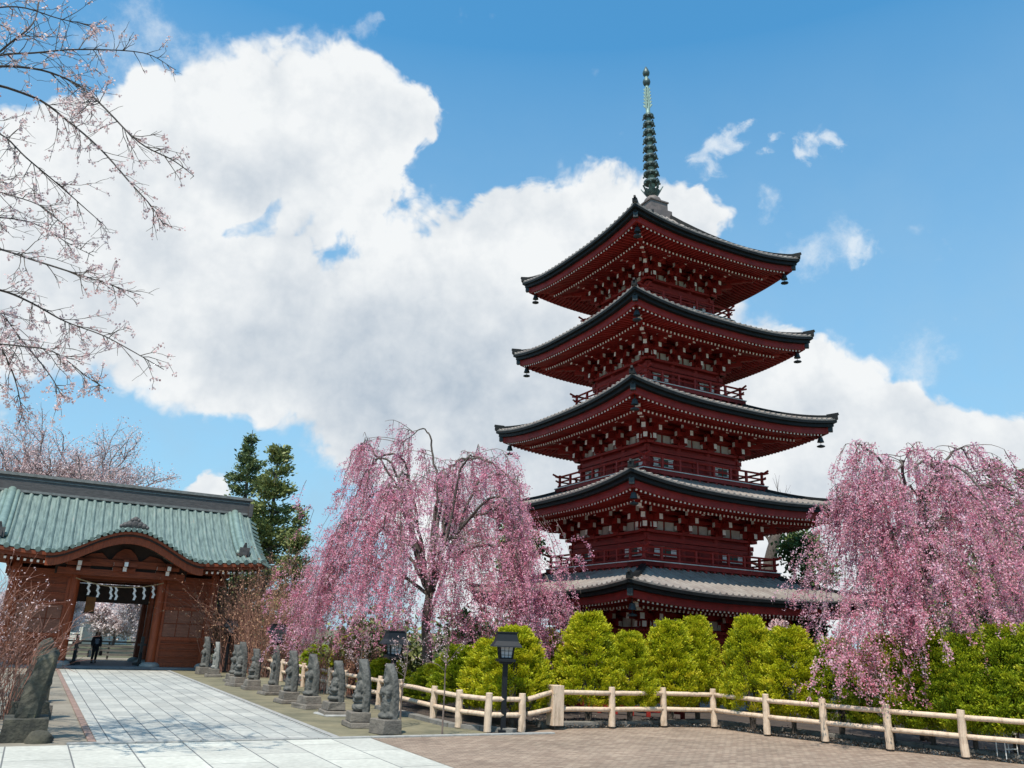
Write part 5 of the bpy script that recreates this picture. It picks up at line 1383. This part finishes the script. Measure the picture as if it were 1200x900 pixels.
conifer('yellowish conifer just right of the taller dark one behind the gate', at(327, 520, 57), top_h(326, 516, 57), 4.5, 52, CONIF2, 16, 'conifers behind the gate', .30)
conifer('low bushy conifer between the gate roof and the weeping cherry', at(350, 620, 52), top_h(350, 590, 52), 2.0, 53, CONIF2, 12, 'conifers behind the gate', .1)
conifer('dark conifer top poking out behind the right weeping cherry', at(1163, 545, 36), top_h(1163, 536, 36), 2.3, 54, CONIF, 14, 'conifers behind the right cherry', .15)
conifer('dark conifer at the right edge behind the weeping cherry', at(1203, 545, 34), top_h(1200, 535, 34), 2.2, 55, CONIF, 14, 'conifers behind the right cherry', .15)
def leafy(label, base, z0, z1, r, seed, material=SHRUBG, n=2600, size=(.10, .2), name='evergreen_tree', trunk_r=.09, flat=1.0):
    rng = np.random.default_rng(seed); t = thing(name, label, 'tree', (base[0], base[1], 0), 0); mb = MB(); P = []; T = []
    mb.tube([(0, 0, -.1), (.05, 0, z0*.6), (0, .05, (z0+z1)/2)], [trunk_r, trunk_r*.8, trunk_r*.3], 7)
    k = 26
    for c in range(k):
        d = rng.normal(size=3); d /= np.linalg.norm(d); d *= rng.uniform(.45, 1)**.5
        c0 = np.array((d[0]*r, d[1]*r*flat, (z0+z1)/2+d[2]*(z1-z0)/2)); mb.tube([(0, 0, (z0*2+z1)/3), c0*.6+np.array((0, 0, (z0*2+z1)/3))*.4, c0], [.03, .02, .008], 4, 0, False)
        m_ = n//k; P.append(c0+rng.normal(size=(m_, 3))*r*.22); T.append(np.clip(.5+rng.normal()*.18+rng.normal(size=m_)*.2, 0, 1))
    mb.build('trunk', BARK2, t); P = np.vstack(P); link('foliage', leaves_mesh('foliage', P, rng.uniform(*size, len(P)), material, np.hstack(T), rng, None, 1.6), t)
leafy('evergreen tree glimpsed between the pagoda and the right weeping cherry', at(946, 660, 41), top_h(946, 706, 41), top_h(946, 622, 41), 1.15, 61)
leafy('evergreen tree glimpsed behind the weeping cherry left of the pagoda', at(607, 745, 42), top_h(607, 690, 42), top_h(607, 608, 42), 1.0, 62)
leafy('dark evergreen low behind the hedge under the right eave of the pagoda', at(935, 750, 36), top_h(935, 765, 36), top_h(935, 718, 36), 1.2, 63)
leafy('bush with white blossom behind the hedge at the right foot of the pagoda', at(912, 750, 30), top_h(912, 775, 30), top_h(912, 728, 30), .55, 64, PALEBL, 1500, (.06, .12), 'flowering_bush', .03)
leafy('dark evergreen behind the fence right of the gate', at(262, 700, 50), top_h(268, 770, 50), top_h(268, 655, 50), 1.6, 65, SHRUBG, 3000, (.16, .3))
leafy('dark green camellia behind the right weeping cherry', at(1110, 750, 31), top_h(1110, 770, 31), top_h(1110, 640, 31), 2.2, 66, SHRUBG, 3800, (.12, .24))
leafy('dull green bush behind the trunk of the big weeping cherry', at(450, 750, 36), .8, top_h(450, 735, 36), 2.0, 67, CONIF2, 3000, (.12, .24))
leafy('dull green bush behind the weeping cherry beside the pagoda', at(560, 750, 36), .8, top_h(560, 735, 36), 2.0, 68, SHRUBG, 3000, (.12, .24))
# broken old trunk and a thin bare tree right of the pagoda
t = thing('bare_tree', 'leafless old tree with a thick leaning broken trunk right of the pagoda', 'tree', at(868, 760, 45)*(1, 1, 0), 0)
o_ = at(868, 760, 45)*(1, 1, 0); mb = MB(); tips = []; rng = np.random.default_rng(71)
mb.tube(smooth_path([(0, 0, 0), at(882, 725, 45)-o_, at(897, 680, 45)-o_, at(905, 645, 45)-o_, at(912, 624, 45)-o_], 3), np.linspace(.40, .27, 13), 10)
for q, e_ in (((903, 650), (940, 632)), ((899, 668), (862, 640)), ((893, 690), (935, 700)), ((900, 660), (870, 690)), ((886, 705), (912, 730)), ((905, 645), (888, 615))):
    p0 = at(*q, 45)-o_; d = at(*e_, 45+rng.normal())-o_-p0; L_ = np.linalg.norm(d)
    grow(mb, p0, d, L_, .10, 2, rng, tips, up=.03, kids=(2, 3))
mb.build('trunk', BARK2, t, smooth=True)
branch_tree('bare_tree', 'thin leafless tree with upright twigs left of the right weeping cherry', at(936, 750, 44), top_h(936, 640, 44), .10, 72, 1.9, 2, BARK2, None, n_main=4, up=.18, spread=.5)

# ---- brushwood, saplings and bare shrubs
def brush(name, label, base, n, L_, seed, twig, fan=.55, lean=(0, 0, 0), leaf=None, nl=4, droop=.10, lsize=(.04, .08), group=None, rad0=.12, r_tw=.010):
    rng = np.random.default_rng(seed); t = thing(name, label, 'shrub', (base[0], base[1], 0), 0, group); mb = MB(); P = []
    for k in range(n):
        a = rng.uniform(0, 2*PI); f = fan*abs(rng.normal()); d = np.array((math.cos(a)*f, math.sin(a)*f, 1))+np.array(lean)*rng.uniform(.3, 1.2)
        d /= np.linalg.norm(d); p = np.array((rng.normal()*rad0, rng.normal()*rad0, 0)); pts = [p]; ll = L_*rng.uniform(.55, 1.1)
        for q in range(6):
            d = d+rng.normal(size=3)*.07+np.array((0, 0, -droop*q*.35)); d /= np.linalg.norm(d); pts.append(pts[-1]+d*ll/6)
        mb.tube(pts, np.linspace(r_tw, .004, 7), 3, 0, False)
        for q in range(rng.integers(4, 8)):
            i = rng.integers(2, 7); e = rng.normal(size=3)*.5+(pts[min(i, 6)]-pts[i-1])/np.linalg.norm(pts[min(i, 6)]-pts[i-1]); e /= np.linalg.norm(e)
            s2 = [pts[i], pts[i]+e*ll*.09, pts[i]+e*ll*.19+(0, 0, -.02)]; mb.tube(s2, [.006, .005, .003], 3, 0, False)
            if leaf is not None:
                for w in range(nl): P.append(s2[rng.integers(0, 3)]+rng.normal(size=3)*.04)
    mb.build('twigs', twig, t)
    if leaf is not None:
        P = np.array(P); link('blossoms_buds', leaves_mesh('blossoms_buds', P, rng.uniform(*lsize, len(P)), leaf, np.clip(.5+rng.normal(size=len(P))*.25, 0, 1), rng, None, 1.4), t)
    return t
for k, (px, Y, ty, fan, lab) in enumerate([(268, 44.5, 690, .26, 'brownish brushwood shrub beside the right wall of the gate'), (285, 44, 672, .35, 'tall reddish-brown brushwood shrub right of the gate below the eave'), (312, 41, 690, .35, 'brownish shrub of fine twigs left of the middle lantern'), (335, 43, 668, .35, 'reddish twiggy shrub at the left edge of the weeping cherry'), (410, 33, 755, .4, 'low brown twiggy shrub under the weeping cherry behind the fence')]):
    P = at(px, 760, Y); brush('brushwood_shrub', lab, P, 105, top_h(px, ty, Y)*1.10, 80+k, TWIGR, fan, (0, 0, 0), BRUSH, 4, .10, (.04, .08), 'brushwood shrubs behind the walkway fence', .5, .014)
P = gnd(-8, 842); brush('twiggy_shrub', 'bare shrub with arching reddish twigs at the left edge behind the standing stones', P, 85, 2.5, 90, TWIGR, .32, (.06, -.05, 0), None, 1, .10, (.02, .04), None, .3, .010)
P = gnd(-45, 815); brush('twiggy_shrub', 'second bare twiggy shrub at the far left edge with faint pale buds', P, 110, 3.4, 91, TWIGR, .32, (.12, 0, 0), PALEBL, 3, .09, (.03, .06), None, .4, .010)
def sapling(label, base, H, seed):
    rng = np.random.default_rng(seed); t = thing('sapling', label, 'tree', (base[0], base[1], 0), 0, 'thin bare saplings by the walkway fence'); mb = MB(); tips = []
    path = smooth_path([(0, 0, -.05), (rng.normal()*.02, 0, H*.35), (rng.normal()*.04, 0, H*.62), (rng.normal()*.05, 0, H)], 4)
    mb.tube(path, np.linspace(.026, .007, len(path)), 6)
    for k in range(9):
        i = rng.integers(len(path)//2, len(path)-1); a = rng.uniform(0, 6.3)
        grow(mb, path[i], np.array((math.cos(a), math.sin(a), .9)), H*.20, .010, 1, rng, tips, up=.0, kids=(2, 3), nseg=4)
    mb.build('trunk', TWIGG, t)
    tips = np.array(tips); P = np.repeat(tips, 2, 0)+rng.normal(size=(2*len(tips), 3))*.03
    link('blossoms_buds', leaves_mesh('blossoms_buds', P, rng.uniform(.02, .045, len(P)), PALEBL, np.clip(.4+rng.normal(size=len(P))*.2, 0, 1), rng), t)  # on the saplings these are small pale buds, not open blossom
sapling('slender bare sapling on the paved edge in front of the log fence', gnd(518, 862), 2.6, 95)
sapling('slender bare sapling beside the second lantern, behind the nearest stone figure', st(20.5, 8.55), 2.5, 96)
sapling('slender bare sapling among the stone figures near the middle of the row', st(24.9, 8.9), 2.4, 97)
# ---- under the hedge: litter, low red rail, small white stand
rng = np.random.default_rng(99); P = []
for a, c in zip(fence_line[:-1], fence_line[1:]):
    for k in range(1500):
        u = rng.uniform(); q = a+(c-a)*u; nrm = np.array((-(c-a)[1], (c-a)[0])); nrm /= np.linalg.norm(nrm)
        q = q+nrm*(.18+abs(rng.normal())*.8); P.append((q[0], q[1], .01+abs(rng.normal())*.02))
o = link('leaf_litter', leaves_mesh('leaf_litter', P, rng.uniform(.03, .08, len(P)), LITTER, np.clip(rng.normal(size=len(P))*.25+.5, 0, 1), rng)); stuff(o, 'dry grey-brown leaf litter under the hedge behind the plaza fence', 'leaf litter')
P0 = np.append(behind(648, 2.6), 0); P1 = np.append(behind(800, 2.6), 0); t = thing('red_railing', 'low red wooden railing half hidden under the golden hedge', 'railing', P0, 0)
b = MB(); L_ = P1-P0
for z in (.22, .50): b.beam((0, 0, z), L_+(0, 0, z), .07, .14)
b.build('rail', RED2, t)
for k in range(9): b = MB(); q = L_*k/8; b.box((q[0], q[1], .30), (.13, .13, .60), 0, 0); b.build('post', RED2, t)
P = behind(1176, .75); t = thing('small_stand', 'small stand with thin white legs and pale top under the hedge at the right', 'stand', (P[0], P[1], 0), .3)
b = MB(); b.box((0, 0, .60), (.42, .30, .05)); b.box((-.05, 0, .66), (.22, .16, .08)); b.build('top', PLASTER, t)
for x, y in ((-.18, -.12), (.18, -.12), (.18, .12), (-.18, .12)): b = MB(); b.tube([(x, y, 0), (x, y, .60)], .012, 6); b.build('leg', WHITE, t)
b = MB(); b.box((0, -.12, .25), (.36, .02, .02)); b.build('stretcher', WHITE, t)

# ================================================================== PERSON
def person():
    B = np.array(gp(-.35, 3.2, .12)); rz = RZ+rad(8); Hh = 1.60
    t = thing('person', 'long-haired person in dark cardigan, grey shirt and black trousers walking through the gate', 'person', B, rz)
    SKIN = mat('skin', (.52, .31, .22), (.46, .27, .19), rough=.55); CARD = mat('black_cardigan', (.022, .022, .027), (.014, .014, .018), rough=.9, scale=20)
    SHIRT = mat('grey_shirt', (.20, .23, .28), (.15, .17, .21), rough=.9, scale=15); TROU = mat('black_trousers', (.016, .016, .02), rough=.85); HAIR = mat('brown_hair', (.085, .035, .02), (.05, .02, .012), rough=.5, scale=30, stretch=(6, 6, 1)); SHOE = mat('dark_shoe', (.02, .018, .018), rough=.5)
    def skinned(name, V, E, Rr, m_, parent, sub=2):
        me = bpy.data.meshes.new(name); me.from_pydata(V, E, []); me.materials.append(m_); o = link(name, me, parent)
        sk = o.modifiers.new('skin', 'SKIN'); sk.use_smooth_shade = True
        if not me.skin_vertices: me.skin_vertices.new()
        for i, r in enumerate(Rr):
            me.skin_vertices[0].data[i].radius = r if isinstance(r, tuple) else (r, r)
        me.skin_vertices[0].data[0].use_root = True
        ss = o.modifiers.new('sub', 'SUBSURF'); ss.levels = sub; ss.render_levels = sub
        return o
    # joints (facing -y)
    J = dict(pel=(0, 0, .86), wa=(0, 0, 1.02), ch=(0, -.01, 1.20), nk=(0, 0, 1.36), hd=(0, -.015, 1.46), tp=(0, -.01, 1.57),
             hl=(-.085, 0, .83), kl=(-.095, -.10, .47), al=(-.10, -.02, .09), tl=(-.105, -.15, .035), hr=(.085, 0, .83), kr=(.09, .02, .46), ar=(.095, .14, .12), tr=(.10, .03, .035),
             sl=(-.165, 0, 1.29), el=(-.225, .03, 1.03), wl=(-.215, -.07, .82), ml=(-.21, -.10, .75), sr=(.165, 0, 1.29), er=(.225, .05, 1.03), wr=(.225, -.02, .80), mr=(.225, -.04, .73))
    K = ['pel', 'wa', 'ch', 'nk', 'hd', 'tp', 'hl', 'kl', 'al', 'tl', 'hr', 'kr', 'ar', 'tr', 'sl', 'el', 'wl', 'ml', 'sr', 'er', 'wr', 'mr']
    Rr = [(.13, .10), (.115, .085), (.135, .095), .048, (.070, .085), (.055, .07), .085, .055, .038, .035, .085, .055, .038, .035, .055, .040, .028, .036, .055, .040, .028, .036]
    ix = {k: i for i, k in enumerate(K)}
    E = [(ix[a], ix[b]) for a, b in [('pel', 'wa'), ('wa', 'ch'), ('ch', 'nk'), ('nk', 'hd'), ('hd', 'tp'), ('pel', 'hl'), ('hl', 'kl'), ('kl', 'al'), ('al', 'tl'), ('pel', 'hr'), ('hr', 'kr'), ('kr', 'ar'), ('ar', 'tr'), ('ch', 'sl'), ('sl', 'el'), ('el', 'wl'), ('wl', 'ml'), ('ch', 'sr'), ('sr', 'er'), ('er', 'wr'), ('wr', 'mr')]]
    skinned('body', [J[k] for k in K], E, Rr, SKIN, t)
    def sub(keys, rr, edges, name, m_):
        jx = {k: i for i, k in enumerate(keys)}
        return skinned(name, [J[k] for k in keys], [(jx[a], jx[b]) for a, b in edges], rr, m_, t)
    sub(['pel', 'hl', 'kl', 'al', 'hr', 'kr', 'ar', 'wa'], [(.150, .118), .105, .075, .062, .105, .075, .062, (.128, .098)], [('pel', 'wa'), ('pel', 'hl'), ('hl', 'kl'), ('kl', 'al'), ('pel', 'hr'), ('hr', 'kr'), ('kr', 'ar')], 'trousers', TROU)
    sub(['ch', 'wa', 'pel', 'nk'], [(.148, .118), (.130, .112), (.150, .125), (.07, .07)], [('ch', 'wa'), ('wa', 'pel'), ('ch', 'nk')], 'shirt', SHIRT)
    sub(['ch', 'sl', 'el', 'wl', 'sr', 'er', 'wr'], [(.150, .112), .075, .058, .043, .075, .058, .043], [('ch', 'sl'), ('sl', 'el'), ('el', 'wl'), ('ch', 'sr'), ('sr', 'er'), ('er', 'wr')], 'cardigan', CARD)
    for sx in (-1, 1):
        J['c0'] = (sx*.10, -.02, 1.28); J['c1'] = (sx*.125, -.02, 1.05); J['c2'] = (sx*.135, -.01, .80)
        sub(['c0', 'c1', 'c2'], [(.07, .115), (.06, .115), (.05, .12)], [('c0', 'c1'), ('c1', 'c2')], 'cardigan_front', CARD)
    J['h0'] = (0, .02, 1.555); J['h1'] = (0, .06, 1.45); J['h2'] = (0, .085, 1.25); J['h3'] = (-.085, .0, 1.45); J['h4'] = (-.095, -.01, 1.25); J['h5'] = (.085, .0, 1.45); J['h6'] = (.095, -.01, 1.25)
    sub(['h0', 'h1', 'h2', 'h3', 'h4', 'h5', 'h6'], [(.095, .085), (.095, .06), (.09, .05), (.035, .055), (.04, .04), (.035, .055), (.04, .04)], [('h0', 'h1'), ('h1', 'h2'), ('h0', 'h3'), ('h3', 'h4'), ('h0', 'h5'), ('h5', 'h6')], 'hair', HAIR)
    f = MB()
    for sx in (-1, 1): f.lathe([(.001, -.006), (.010, -.003), (.010, .003), (.001, .006)], 8, (sx*.030, -.088, 1.475))
    f.build('eye', mat('dark_eye', (.02, .015, .012), rough=.2), t)
    f = MB(); f.beam((0, -.085, 1.47), (0, -.108, 1.435), .018, .016, h1=.022, w1=.026); f.build('nose', SKIN, t)
    f = MB(); f.box((0, -.090, 1.408), (.042, .012, .010)); f.build('mouth', mat('lips', (.42, .14, .13), rough=.5), t)
    for sx in (-1, 1):
        a = J['tl' if sx < 0 else 'tr']; f = MB(); f.box((a[0], a[1]+.06, a[2]+.005), (.085, .24, .07), 0, 0, .85); f.build('shoe', SHOE, t, bevel=.02)
        m_ = J['ml' if sx < 0 else 'mr']; h_ = MB()
        for q in range(4):
            y = m_[1]-.028+.018*q; l_ = (.060, .072, .068, .052)[q]
            h_.tube([(m_[0], y, m_[2]-.01), (m_[0]-sx*.006, y, m_[2]-.03-l_*.4), (m_[0]-sx*.026, y, m_[2]-.025-l_*.75), (m_[0]-sx*.040, y, m_[2]-.015-l_*.7)], [.0095, .009, .008, .006], 6)
        h_.tube([(m_[0], m_[1]-.03, m_[2]+.02), (m_[0]-sx*.02, m_[1]-.05, m_[2]-.015), (m_[0]-sx*.03, m_[1]-.045, m_[2]-.04)], [.011, .010, .007], 6)
        h_.build('hand', SKIN, t, smooth=True)
    def bag(name, label, off, sz, m_, drop):
        c, s_ = math.cos(rz), math.sin(rz); p = (B[0]+off[0]*c-off[1]*s_, B[1]+off[0]*s_+off[1]*c, B[2]+off[2])
        g = thing(name, label, 'bag', p, rz); b = MB(); V = []
        for z, kx, ky in ((-sz[2], 1, 1), (-sz[2]*.4, 1.08, 1.1), (0, .92, .6)): V += [(-sz[0]/2*kx, -sz[1]/2*ky, z), (sz[0]/2*kx, -sz[1]/2*ky, z), (sz[0]/2*kx, sz[1]/2*ky, z), (-sz[0]/2*kx, sz[1]/2*ky, z)]
        b.add(V, [(3, 2, 1, 0), (8, 9, 10, 11)]+[(i*4+j, i*4+(j+1) % 4, i*4+4+(j+1) % 4, i*4+4+j) for i in range(2) for j in range(4)]); b.build('body', m_, g, bevel=.015)
        b = MB(); b.tube([(0, -sz[1]*.9, -.02), (0, -sz[1]*.6, drop*.8), (0, 0, drop), (0, sz[1]*.6, drop*.8), (0, sz[1]*.9, -.02)], .008, 6); b.build('handle', m_, g)
    bag('tote_bag', 'pale cloth tote bag hanging from the walking person\'s hand', (-.27, -.09, .62), (.12, .30, .34), mat('pale_canvas', (.62, .57, .48), rough=.9), .10)
    bag('handbag', 'small dark brown handbag in the walking person\'s other hand', (.27, -.03, .60), (.12, .26, .24), mat('brown_leather', (.06, .03, .02), rough=.5), .10)
person()
